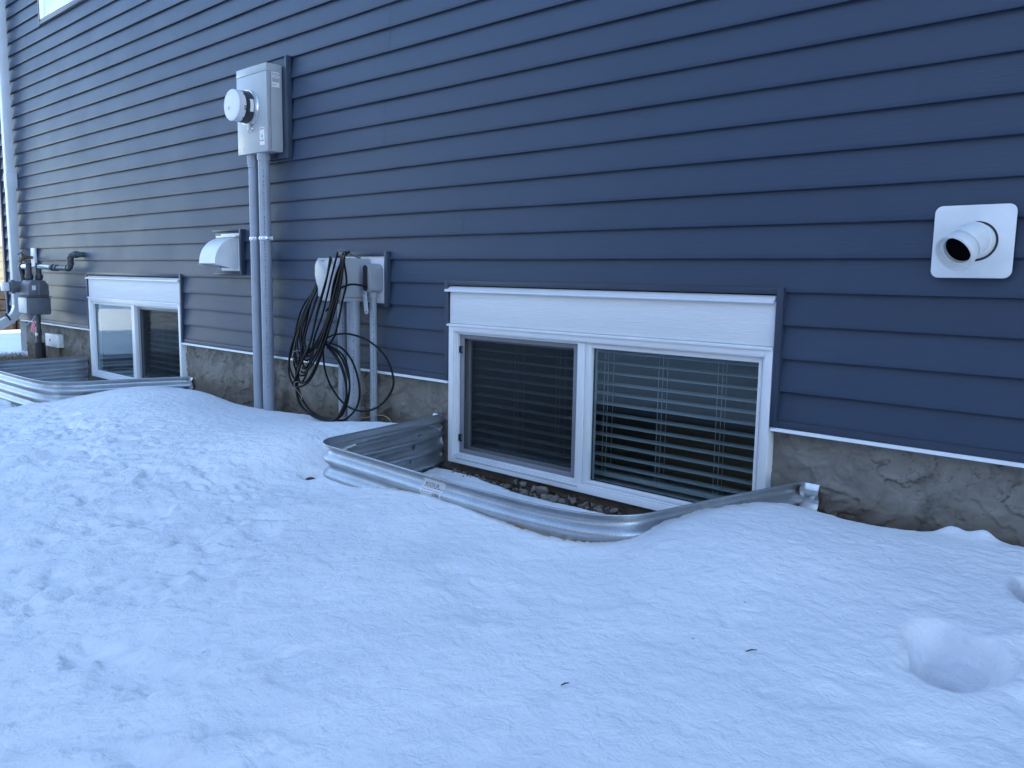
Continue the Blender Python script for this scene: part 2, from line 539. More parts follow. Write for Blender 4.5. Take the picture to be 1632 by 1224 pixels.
M_ink = mat("black_ink", (0.03, 0.03, 0.035), 0.6)
M_cable = mat("black_cable_jacket", (0.004, 0.004, 0.005), 0.5, spec=0.22, noise=0.2, nscale=30)
M_cable2 = mat("dull_grey_wire", (0.22, 0.20, 0.17), 0.5)
M_meterwhite = mat("meter_housing_white", (0.72, 0.73, 0.74), 0.3)
M_meterdark = mat("meter_dark_base", (0.03, 0.03, 0.033), 0.35)
M_blind = mat("white_blind_slat", (0.66, 0.68, 0.68), 0.45)
M_cord = mat("blind_cord", (0.7, 0.7, 0.68), 0.8)
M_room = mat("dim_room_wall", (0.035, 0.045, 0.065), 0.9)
M_bore_shade = mat("bore_shade_black", (0.004, 0.004, 0.005), 1.0, spec=0.0)
M_soil = mat("wet_soil", (0.055, 0.042, 0.03), 0.95, noise=0.5, nscale=25, bump=0.01, bscale=60)
M_straw = mat("dead_grass_blades", (0.26, 0.20, 0.11), 0.8, noise=0.5, nscale=20)
M_stone = mat("gravel_stone", (0.17, 0.15, 0.125), 0.85, noise=0.4, nscale=9, bump=0.003, bscale=60)
M_roof = mat("asphalt_shingle", (0.06, 0.06, 0.065), 0.9, noise=0.3, nscale=20)
M_cream = mat("cream_siding", (0.30, 0.25, 0.15), 0.6, noise=0.05, nscale=3)
M_brownstone = mat("brown_stone_base", (0.045, 0.036, 0.028), 0.9, noise=0.5, nscale=6, bump=0.02, bscale=8)
M_nbwall = mat("grey_brown_siding", (0.12, 0.135, 0.17), 0.7, noise=0.1, nscale=3)
M_beige = mat("beige_stucco", (0.42, 0.37, 0.29), 0.85, noise=0.08, nscale=4)
M_concrete = mat("grey_concrete", (0.30, 0.30, 0.29), 0.9, noise=0.12, nscale=8, bump=0.003, bscale=40)
M_fence = mat("weathered_fence_wood", (0.20, 0.16, 0.12), 0.85, noise=0.3, nscale=5, stretch=(6, 6, 1))
M_downs = mat("white_downspout_enamel", (0.68, 0.71, 0.74), 0.38, noise=0.05, nscale=5)

# ------------------------------------------------------------------ THE HOUSE
S = 0.1143                                   # one siding course
XL, XR = -9.75, 6.0
FX0 = -9.29                                  # left end of the foundation
house = empty("house", (0, 0, -0.4), "long two storey house wall in blue grey lap siding over a parged foundation", "house")

# openings cut into the siding: x0, x1, z0, z1
OPEN = [(-2.955, -1.292, -0.2, 0.452), (-7.50, -5.778, -0.2, 0.452), (-8.31, -6.98, 2.655, 3.85)]
prof0 = [(0.0195, 0.020), (0.0022, 0.0195), (0.0020, 0.0002), (0.0018, 0.0), (0.0002, 0.0), (0.0, 0.0006), (0.0012, 0.018), (0.0180, 1.03)]


def board_mesh(k, x0, x1, dy, wob):
    z0 = k * S
    hgt = S
    zb = z0
    if k == 0:
        zb = 0.010
    cuts = [x0, x1]
    ops = []
    for (a, b, c, d) in OPEN:
        if a < x1 and b > x0 and c < z0 + S - 0.004 and d > z0 + 0.004:
            ops.append((a, b, c, d))
            for q in (a, b):
                if x0 < q < x1:
                    cuts.append(q)
    n = max(1, int((x1 - x0) / 0.22))
    for i in range(1, n):
        cuts.append(x0 + (x1 - x0) * i / n)
    cuts = sorted(set(round(c, 5) for c in cuts))
    mb = MB()

    def col(x, zlo, zhi):
        out = []
        for (y, t) in prof0:
            z = zb + t if t < 0.5 else z0 + S + 0.021
            if t < 0.5:
                out.append([y, z])
            else:
                out.append([y, z])
        if zhi < z0 + S:                     # trimmed from above
            (ya, za), (yb, zb2) = out[-2], out[-1]
            f = (zhi - za) / (zb2 - za)
            out[-1] = [ya + (yb - ya) * f, zhi]
        if zlo > zb + 0.019:                 # trimmed from below
            (ya, za), (yb, zb2) = out[-2], out[-1]
            f = (zlo - za) / (zb2 - za)
            yy = ya + (yb - ya) * f
            out = [[yy + 0.001, zlo]] * 6 + [[yy, zlo + 0.0005]] + [out[-1]]
        w = wob(x)
        return [(x, y + dy + w[0], z + w[1]) for y, z in out]

    for i in range(len(cuts) - 1):
        a, b = cuts[i], cuts[i + 1]
        mid = (a + b) / 2
        zlo, zhi = zb, z0 + S + 0.05
        skip = False
        for (oa, ob, oc, od) in ops:
            if oa < mid < ob:
                if oc <= zb + 0.006 and od >= z0 + S - 0.006:
                    skip = True
                elif oc <= zb + 0.006:
                    zlo = od
                else:
                    zhi = oc
        if skip or zhi - zlo < 0.02:
            continue
        A, B = col(a, zlo, zhi), col(b, zlo, zhi)
        n_ = len(A)
        mb.add(A + B, [(j, n_ + j, n_ + j + 1, j + 1) for j in range(n_ - 1)])
    return mb


seams = {}
KMAX = 49
for k in range(KMAX):
    pr_ = (k + 0) // 2 if k not in (4, 5) else 99
    if pr_ not in seams:
        x = XL + random.uniform(1.2, 3.66)
        s_ = []
        while x < XR - 0.3:
            s_.append(x)
            x += 3.66
        # keep seams where the photograph shows them or hidden elsewhere
        seams[pr_] = s_
    if k in (4, 5):
        seams[pr_] = [-8.37, -4.71, -1.05, 2.61]
    if k in (8, 9):
        seams[pr_] = [-8.2, -4.54, -0.88, 2.78]
    xs = [XL + 0.03] + seams[pr_] + [XR - 0.03]
    ph = [random.uniform(0, 6.28) for _ in range(4)]
    def wob(x, ph=ph):
        return (0.0007 * math.sin(x * 3.1 + ph[0]) + 0.0005 * math.sin(x * 7.3 + ph[1]), 0.0008 * math.sin(x * 1.3 + ph[2]) + 0.0005 * math.sin(x * 4.1 + ph[3]))
    for (a_, b_, c_, d_) in OPEN:
        if c_ < k * S + 0.01 and d_ > (k + 1) * S - 0.006:
            xs = [q for q in xs if not (a_ - 0.15 < q < b_ + 0.15)] + [a_, b_]
    xs = sorted(xs)
    for j in range(len(xs) - 1):
        if any(a_ <= xs[j] + 0.001 and xs[j + 1] - 0.001 <= b_ and c_ < k * S + 0.01 and d_ > (k + 1) * S - 0.006 for (a_, b_, c_, d_) in OPEN):
            continue
        mb = board_mesh(k, xs[j] - (0.0 if j == 0 or any(abs(xs[j] - o_[1]) < .001 for o_ in OPEN) else 0.012), xs[j + 1] + (0.012 if j < len(xs) - 2 and not any(abs(xs[j + 1] - o_[0]) < .001 for o_ in OPEN) else 0), -0.0009 * (j % 2), wob)
        if mb.f:
            mb.build("siding_board", M_side, house, smooth=25)

# wall core behind the siding, in blocks round the openings
def core_blocks(y0, y1, z0, z1, x0, x1, holes):
    mb = MB()
    xs = sorted(set([x0, x1] + [h[0] for h in holes] + [h[1] for h in holes]))
    for a, b in zip(xs[:-1], xs[1:]):
        segs = [(z0, z1)]
        for h in holes:
            if h[0] <= (a + b) / 2 <= h[1]:
                ns = []
                for (p, q) in segs:
                    if h[2] > p: ns.append((p, min(q, h[2])))
                    if h[3] < q: ns.append((max(p, h[3]), q))
                segs = [t for t in ns if t[1] - t[0] > 1e-4]
        for (p, q) in segs:
            mb.box(a, b, y0, y1, p, q)
    return mb

WIN = (-2.95, -1.294, -0.405, 0.262)
FWIN = (-7.495, -5.785, -0.41, 0.262)
UWIN = (-8.25, -7.04, 2.72, 3.79)
core_blocks(0.0215, 0.17, -0.018, 5.6, XL + 0.02, XR - 0.02, [WIN, FWIN, UWIN]).build("wall_core", M_dark, house, smooth=0)

# remaining walls and roof of the house
mb = MB()
mb.box(XL, XL + 0.15, 0.17, 9, -0.018, 5.6); mb.box(XR - 0.15, XR, 0.17, 9, -0.9, 5.6); mb.box(XL + 0.15, XR - 0.15, 8.85, 9, -0.9, 5.6); mb.box(XL + 0.01, XL + 0.14, 0.302, 9, -0.9, -0.0185)
mb.build("side_wall", M_trim, house, smooth=0)
MB().prism([(-0.45, 5.62), (9.45, 5.62), (4.5, 7.7)], XL - 0.35, XR + 0.35, plane='yz').build("roof", M_roof, house, smooth=0)
MB().box(XL + 0.15, XR - 0.15, 0.17, 8.85, 2.2, 2.3).build("upper_floor", M_dark, house, smooth=0)

# corner post
MB().box(XL - 0.015, XL + 0.05, -0.012, 0.03, -0.02, 5.6, bev=0.003).build("corner_post", M_trim, house)

# starter trim and white flashing under the siding, broken by the windows
for (a, b) in ((XL + 0.05, -7.505), (-5.775, -2.958), (-1.288, XR)):
    MB().prism([(0.014, 0.012), (-0.0045, 0.012), (-0.006, 0.004), (-0.0045, -0.0125), (0.014, -0.0125)], a, b, plane='yz').build("starter_trim", M_trim, house)
    a2 = max(a, FX0 - 0.02)
    MB().prism([(0.03, -0.0135), (-0.008, -0.0135), (-0.014, -0.022), (-0.0145, -0.0245), (-0.011, -0.0255), (0.03, -0.0225)], a2, b, plane='yz').build("drip_flashing", M_wmetal, house)

# parged foundation with trowelled ledges
def parging(x0, x1, z0, z1, step):
    nx = max(2, int((x1 - x0) / step)); nz = max(2, int((z1 - z0) / step))
    X, Z = np.meshgrid(np.linspace(x0, x1, nx + 1), np.linspace(z0, z1, nz + 1))
    wx = X + 0.02 * fbm(X, Z, 14, 3, 40); wz = Z + 0.02 * fbm(X, Z, 14, 3, 45)
    h = 0.0035 * fbm(X, Z, 6, 4, 3)
    dark = np.zeros_like(X)
    for sd, sc_, am, th in ((10, 7, 0.0045, 0.05), (20, 9, 0.004, 0.18), (30, 13, 0.003, 0.1), (35, 20, 0.002, 0.2)):
        nn = fbm(wx * 0.8, wz * 1.15, sc_ * 0.85, 3, sd, 0.45)
        h = h + 1.7 * am * sstep(th, th + 0.03, nn) * (1 - 0.7 * sstep(th, th + 0.5, nn))
        dark = np.maximum(dark, (1 - sstep(0.0, 0.016, np.abs(nn - th - 0.004))) * sstep(0.0, 0.2, fbm(X, Z, 5, 2, sd + 3)))
    cr = np.abs(fbm(wx, wz * 1.6, 6, 4, 60)); gate = sstep(0.0, 0.25, fbm(X, Z, 5, 2, 66))
    h = h - 0.003 * (1 - sstep(0.0, 0.03, cr)) * gate
    dark = np.maximum(dark, 0.45 * (1 - sstep(0.0, 0.018, cr)) * gate)
    h = h + 0.0008 * fbm(X, Z, 60, 3, 70)
    Y = 0.034 - h
    V = np.stack([X, Y, Z], -1).reshape(-1, 3)
    idx = np.arange((nx + 1) * (nz + 1)).reshape(nz + 1, nx + 1)
    F = np.stack([idx[:-1, :-1], idx[:-1, 1:], idx[1:, 1:], idx[1:, :-1]], -1).reshape(-1, 4)
    me = bpy.data.meshes.new("foundation")
    me.from_pydata(V.tolist(), [], F.tolist())
    me.materials.append(M_parg)
    me.polygons.foreach_set("use_smooth", [True] * len(F))
    at = me.attributes.new("crack", 'FLOAT', 'POINT')
    at.data.foreach_set("value", dark.astype(np.float32).ravel())
    o = bpy.data.objects.new("foundation", me); C.objects.link(o); o.parent = house
    o.matrix_parent_inverse = Matrix.Translation(-parent_world(house))
    return o

parging(FX0, -7.497, -0.75, -0.0225, 0.012)
parging(-5.783, -2.952, -0.75, -0.0225, 0.006)
parging(-1.292, 1.6, -0.75, -0.0225, 0.005)
parging(-2.952, -1.292, -0.75, -0.402, 0.006)
parging(-7.497, -5.783, -0.75, -0.405, 0.012)
core_blocks(0.045, 0.30, -0.8, -0.019, FX0, XR, [WIN, FWIN]).build("foundation_core", M_concrete, house, smooth=0)
MB().box(XL + 0.03, FX0 - 0.004, 0.10, 0.30, -0.8, -0.02).box(XL + 0.25, XL + 0.256, 0.097, 0.10, -0.8, -0.02).build("recessed_footing", M_concrete, house, smooth=0)

# J channels: pieces proud of the siding round the windows and fixtures
def jchan(parts, name="trim_channel"):
    for p in parts:
        MB().box(*p, bev=0.0015).build(name, M_trim, house)

JT = 0.024
def window_channels(a, b, z0, z1, parent=house):
    y0, y1 = -0.0125, 0.013
    jchan([(a - 0.030, a - 0.004, y0, y1, z0, z1 + JT), (b + 0.002, b + 0.026, y0, y1, z0, z1 + JT), (a - 0.0039, b + 0.0019, y0 + 0.0007, y1, z1 + 0.001, z1 + JT - 0.0015)])
window_channels(-2.952, -1.294, -0.012, 0.448)
window_channels(-7.497, -5.783, -0.012, 0.450)
jchan([(-8.335, -8.308, -0.0125, 0.013, 2.632, 3.87), (-6.985, -6.96, -0.0125, 0.013, 2.632, 3.87), (-8.3075, -6.9855, -0.0118, 0.013, 2.6335, 2.656), (-8.3075, -6.9855, -0.0118, 0.013, 3.845, 3.868)])
MB().box(-8.306, -6.987, -0.006, 0.012, 2.657, 2.672, bev=0.001).build("sill_strip", M_grey_frame, house)

# white header boards with a drip cap above and below
def header(a, b):
    MB().box(a, b, -0.004, 0.03, 0.268, 0.424, bev=0.002).build("header_board", M_board, house)
    MB().prism([(0.03, 0.444), (0.0, 0.444), (-0.012, 0.431), (-0.022, 0.427), (-0.023, 0.4185), (-0.020, 0.4185), (-0.019, 0.4245), (0.03, 0.4255)], a - 0.022, b - 0.002, plane='yz').build("drip_cap", M_wmetal, house)
    MB().prism([(0.03, 0.2665), (-0.008, 0.2665), (-0.017, 0.263), (-0.0175, 0.2555), (-0.0155, 0.2555), (-0.0145, 0.2605), (0.03, 0.2625)], a - 0.01, b + 0.001, plane='yz').build("drip_cap", M_wmetal, house)
header(-2.950, -1.296)
header(-7.494, -5.787)


def ring(mb, x0, x1, z0, z1, w, y0, y1, bev=0.0015, wb=None):
    wb = wb or w
    mb.box(x0, x0 + w, y0, y1, z0, z1, bev=bev)
    mb.box(x1 - w, x1, y0, y1, z0, z1, bev=bev)
    e = 0.0004
    mb.box(x0 + w + e, x1 - w - e, y0 + 0.0002, y1, z1 - w, z1 - 0.0003, bev=bev)
    mb.box(x0 + w + e, x1 - w - e, y0 + 0.0002, y1, z0 + 0.0003, z0 + wb, bev=bev)
    return mb


def slider_window(x0, x1, z0, z1, screen_left):
    w = empty("window", ((x0 + x1) / 2, 0.03, z0), parent=house)
    w['label'] = "white two pane sliding basement window"
    xm = (x0 + x1) / 2 + 0.005
    # outer frame with stepped inner lips
    mb = MB()
    ring(mb, x0, x1, z0, z1, 0.030, -0.012, 0.075)
    ring(mb, x0 + 0.0305, x1 - 0.0305, z0 + 0.0305, z1 - 0.0285, 0.006, -0.004, 0.07)
    ring(mb, x0 + 0.037, x1 - 0.037, z0 + 0.037, z1 - 0.035, 0.008, 0.006, 0.07)
    mb.build("frame", M_white, w)
    ix0, ix1, iz0, iz1 = x0 + 0.0455, x1 - 0.0455, z0 + 0.0455, z1 - 0.0430
    # the two sashes
    if screen_left:
        fx0, fx1, sx0, sx1 = xm - 0.008, ix1, ix0, xm - 0.0085
    else:
        fx0, fx1, sx0, sx1 = ix0, xm + 0.008, xm + 0.0085, ix1
    mb = MB(); ring(mb, fx0, fx1, iz0 - 0.004, iz1 + 0.002, 0.0125, 0.004, 0.05)
    if screen_left:
        mb.box(fx0 + 0.0128, fx0 + 0.030, 0.002, 0.05, iz0 - 0.004, iz1 + 0.002, bev=0.0015)
    else:
        mb.box(fx1 - 0.030, fx1 - 0.0128, 0.002, 0.05, iz0 - 0.004, iz1 + 0.002, bev=0.0015)
    # the meeting stile
    mb.box(xm - 0.046, xm - 0.0095, -0.003, 0.05, iz0 - 0.012, iz1 + 0.008, bev=0.002) if screen_left else mb.box(xm + 0.0095, xm + 0.046, -0.003, 0.05, iz0 - 0.012, iz1 + 0.008, bev=0.002)
    mb.build("fixed_sash", M_white, w)
    MB().box(fx0 + 0.010, fx1 - 0.010, 0.020, 0.023, iz0 + 0.004, iz1 - 0.006).build("glass_pane", M_glass, w, smooth=0)
    mb = MB(); ring(mb, fx0 + (0.0303 if screen_left else 0.0128), fx1 - (0.0128 if screen_left else 0.0303), iz0 + 0.009, iz1 - 0.011, 0.004, 0.0245, 0.030)
    mb.build("glazing_spacer", M_black, w)
    mb = MB(); ring(mb, sx0, sx1, iz0 - 0.008, iz1 + 0.004, 0.036, 0.052, 0.072)
    mb.build("sliding_sash", M_white, w)
    MB().box(sx0 + 0.034, sx1 - 0.034, 0.060, 0.063, iz0 + 0.026, iz1 - 0.03).build("glass_pane", M_glass, w, smooth=0)
    # insect screen in a grey frame in front of the sliding sash
    scx0, scx1 = (sx0, sx1 - 0.050) if screen_left else (sx0 + 0.050, sx1)
    mb = MB(); ring(mb, scx0, scx1, iz0 - 0.008, iz1 + 0.006, 0.027, 0.022, 0.034, wb=0.03)
    mb.build("screen_frame", M_scrframe, w)
    MB().box(scx0 + 0.0225, scx1 - 0.0225, 0.0275, 0.0283, iz0 + 0.020, iz1 - 0.0165).build("screen_mesh", M_mesh, w, smooth=0)
    if screen_left:
        for zz in (iz1 - 0.075, iz0 + 0.075):
            mb = MB()
            mb.box(scx0 + 0.004, scx0 + 0.008, 0.012, 0.022, zz - 0.016, zz + 0.016)
            mb.box(scx0 + 0.0085, scx0 + 0.02, 0.012, 0.022, zz + 0.012, zz + 0.016)
            mb.box(scx0 + 0.0085, scx0 + 0.02, 0.012, 0.022, zz - 0.016, zz - 0.012)
            mb.box(scx0 + 0.017, scx0 + 0.021, 0.010, 0.0118, zz - 0.016, zz + 0.016)
            mb.build("latch", M_black, w)
        # dark track grooves along the sill
        MB().box(sx0 + 0.012, sx1 - 0.012, -0.0125, -0.0118, z0 + 0.0205, z0 + 0.0220).box(sx0 + 0.012, sx1 - 0.012, -0.0125, -0.0118, z0 + 0.0245, z0 + 0.0257).build("sill_groove", M_grey_frame, w, smooth=0)
    return w


slider_window(WIN[0], WIN[1], WIN[2] - 0.003, 0.2605, True)
slider_window(FWIN[0], FWIN[1], FWIN[2] - 0.003, 0.2605, False)
# returns (inside reveals) and dim rooms behind
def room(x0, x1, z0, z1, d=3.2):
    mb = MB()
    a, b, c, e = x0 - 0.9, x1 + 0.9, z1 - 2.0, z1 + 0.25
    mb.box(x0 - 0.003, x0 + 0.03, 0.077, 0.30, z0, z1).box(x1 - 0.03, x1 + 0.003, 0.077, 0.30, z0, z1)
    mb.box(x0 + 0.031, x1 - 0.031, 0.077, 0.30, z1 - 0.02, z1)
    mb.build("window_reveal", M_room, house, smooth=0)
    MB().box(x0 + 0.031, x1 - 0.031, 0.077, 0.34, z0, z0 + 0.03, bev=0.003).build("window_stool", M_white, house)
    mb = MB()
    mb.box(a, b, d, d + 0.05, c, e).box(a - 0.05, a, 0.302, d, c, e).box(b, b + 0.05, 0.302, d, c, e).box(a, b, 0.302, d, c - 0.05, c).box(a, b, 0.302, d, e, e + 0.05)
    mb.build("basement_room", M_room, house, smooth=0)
room(WIN[0], WIN[1], WIN[2], WIN[3])
room(FWIN[0], FWIN[1], FWIN[2], FWIN[3])

# the window of the upper floor (lower left corner in view)
w = empty("window", (-7.65, 0.03, 2.67), parent=house)
w['label'] = "white framed upper floor window"
mb = MB(); ring(mb, -8.305, -6.988, 2.673, 3.842, 0.15, -0.010, 0.06, bev=0.002); mb.build("frame", M_white, w)
mb = MB(); ring(mb, -8.154, -7.139, 2.824, 3.691, 0.04, 0.0, 0.05); mb.build("sash", M_white, w)
MB().box(-8.116, -7.177, 0.02, 0.023, 2.862, 3.653).build("glass_pane", M_glass, w, smooth=0)
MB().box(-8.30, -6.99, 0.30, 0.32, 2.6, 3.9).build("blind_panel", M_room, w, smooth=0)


# ------------------------------------------------------------------ blinds (hang inside the windows)
def blind(x0, x1, ztop, zbot, y, pitch, width, label, ladders):
    t = empty("window_blind", ((x0 + x1) / 2, y, zbot), label, "window blind", "slatted blinds in the basement windows")
    MB().box(x0, x1, y - 0.03, y + 0.03, ztop - 0.04, ztop, bev=0.002).build("headrail", M_blind, t)
    z = ztop - 0.06
    proto = None
    while z > zbot + 0.03:
        if proto is None:
            mb = MB()
            n = 6
            vs, fs = [], []
            for i, xx in enumerate((x0, x1)):
                for j in range(n + 1):
                    u = -0.5 + j / n
                    vs.append((xx, u * width, 0.0022 * (1 - 4 * u * u) + u * 0.002))
                for j in range(n + 1):
                    u = 0.5 - j / n
                    vs.append((xx, u * width, 0.0022 * (1 - 4 * u * u) + u * 0.002 - 0.0034))
            m_ = 2 * (n + 1)
            fs = [(j, (j + 1) % m_, m_ + (j + 1) % m_, m_ + j) for j in range(m_)]
            fs += [tuple(range(m_)), tuple(range(2 * m_ - 1, m_ - 1, -1))]
            mb.add(vs, fs)
            proto = mb.build("slat", M_blind, t, smooth=40)
            o = proto
        else:
            o = proto.copy(); C.objects.link(o)
        o.location = (0, y, z + random.uniform(-0.001, 0.001))
        o.rotation_euler = (random.uniform(-0.03, 0.03), 0, 0)
        z -= pitch
    MB().box(x0, x1, y - 0.025, y + 0.025, zbot, zbot + 0.018, bev=0.003).build("bottom_rail", M_blind, t)
    for lx in ladders:
        mb = MB()
        for dx, dy in ((0, -width / 2 - 0.003), (0.006, width / 2 + 0.003), (0.02, -width / 2 - 0.004)):
            mb.tube([(lx + dx, y + dy, ztop - 0.03), (lx + dx, y + dy, zbot + 0.01)], 0.0011, 5)
        mb.build("ladder_cord", M_cord, t)
    return t

blind(-2.905, -1.34, 0.245, -0.352, 0.135, 0.0445, 0.05, "white slatted blind behind the large right basement window", (-2.62, -2.365, -2.10, -1.83, -1.565))
blind(-6.62, -5.83, 0.245, -0.352, 0.135, 0.0445, 0.05, "white slatted blind behind the far left basement window", (-6.35, -6.0))


# ------------------------------------------------------------------ snow, soil
ctrl = np.array([
    (-9.3, 0, -.36), (-8.5, 0, -.345), (-5.59, 0, -.338), (-5.1, 0, -.375), (-4.86, 0, -.38), (-4.5, 0, -.352), (-4.1, 0, -.325), (-3.6, 0, -.300), (-3.2, 0, -.262),
    (-3.02, -.3, -.208), (-3.02, -.6, -.212), (-3.25, -.35, -.215), (-3.05, -.82, -.235),
    (-2.9, -.92, -.325), (-2.64, -.88, -.335), (-2.33, -.90, -.290), (-2.05, -.92, -.268), (-1.76, -.92, -.285), (-1.5, -.90, -.297), (-1.33, -.86, -.283), (-2.6, -1.2, -.330), (-2.0, -1.22, -.312), (-1.5, -1.15, -.308), (-1.19, -.67, -.222), (-1.16, -.42, -.220), (-1.1, -.2, -.232),
    (-1.1, 0, -.270), (-.9, 0, -.272), (-.7, 0, -.260), (-.5, 0, -.248), (.3, 0, -.25), (1.5, 0, -.25),
    (-4.95, -.3, -.250), (-5.2, -.45, -.250), (-5.1, -.69, -.250), (-5.35, -.92, -.335), (-5.6, -.3, -.285), (-5.55, -.6, -.29),
    (-4.3, -.3, -.30), (-4.3, -.75, -.255), (-3.7, -.35, -.275), (-3.6, -.7, -.245), (-3.5, -1.1, -.285), (-4.5, -1.3, -.33),
    (-6.0, -.95, -.405), (-6.5, -.92, -.455), (-7.1, -.95, -.475), (-7.9, -.5, -.40), (-8.2, -.15, -.335), (-5.5, -1.4, -.42), (-7, -1.6, -.46),
    (-9.6, -1, -.44), (-12, -1, -.48), (-11.5, .5, -.36), (-10.2, .1, -.37),
    (-2.5, -1.6, -.345), (-3.2, -2.1, -.385), (-2, -2.2, -.385), (-1, -1.6, -.33), (0, -1.5, -.325), (-.4, -.6, -.282), (.4, -.8, -.29), (0, -2.7, -.41), (-5, -2.2, -.43), (-1.7, -1.3, -.295), (-.9, -1.0, -.285),
    (1.8, -1.2, -.33), (-20, -3, -.5), (-20, 5, -.45), (8, -3, -.45), (8, 3, -.4), (-5, -8, -.6), (-5, 6, -.4), (-30, -20, -.7), (20, -20, -.7), (-30, 25, -.5), (20, 25, -.5)])


def mq(d2):
    return np.sqrt(d2 + 0.02)


_pts = ctrl[:, :2]
_d2 = ((_pts[:, None, :] - _pts[None]) ** 2).sum(-1)
_A = mq(_d2)
_w = np.linalg.solve(_A + 1e-4 * np.eye(len(_pts)), ctrl[:, 2] + 0.42)


def base_h(X, Y):
    out = np.zeros_like(X)
    for (px, py), w_ in zip(_pts, _w):
        out += w_ * mq((X - px) ** 2 + (Y - py) ** 2)
    far = sstep(25, 45, np.sqrt(X ** 2 + Y ** 2))
    return (out - 0.42) * (1 - far) + (-0.6) * far


def blob(X, Y, cx, cy, rx, ry, ang=0.0):
    c, s = math.cos(ang), math.sin(ang)
    u = ((X - cx) * c + (Y - cy) * s) / rx; v = (-(X - cx) * s + (Y - cy) * c) / ry
    return np.sqrt(u * u + v * v), u, v


rr_ = random.Random(5)
dimples = [(rr_.uniform(-5.5, -1.3), rr_.uniform(-2.6, -1.15), rr_.uniform(.05, .13), rr_.uniform(.04, .08), rr_.uniform(0, 3.1), rr_.uniform(.006, .018)) for _ in range(46)]
dimples += [(rr_.uniform(-1.4, 0.3), rr_.uniform(-2.0, -.5), rr_.uniform(.03, .07), rr_.uniform(.02, .05), rr_.uniform(0, 3.1), rr_.uniform(.003, .009)) for _ in range(30)]


def melt_amount(X, Y):
    """how far the snow has melted back from the wall (m), along x"""
    w = 0.010 + 0.012 * (fbm(X, X * 0 + 3.3, 6, 3, 90) + 0.3)
    w = w + 0.125 * np.exp(-((X + 3.62) / 0.30) ** 4)
    w = w + 0.04 * np.exp(-((X + 3.35) / 0.16) ** 2)
    w = w + 0.62 * np.exp(-((X + 8.6) / 0.85) ** 6)
    w = w + 0.045 * np.exp(-((X + 1.02) / 0.13) ** 2) + 0.022 * np.exp(-((X + .84) / 0.10) ** 4)
    w = w + 0.02 * (fbm(X * 1.0, Y, 13, 3, 95))
    return w


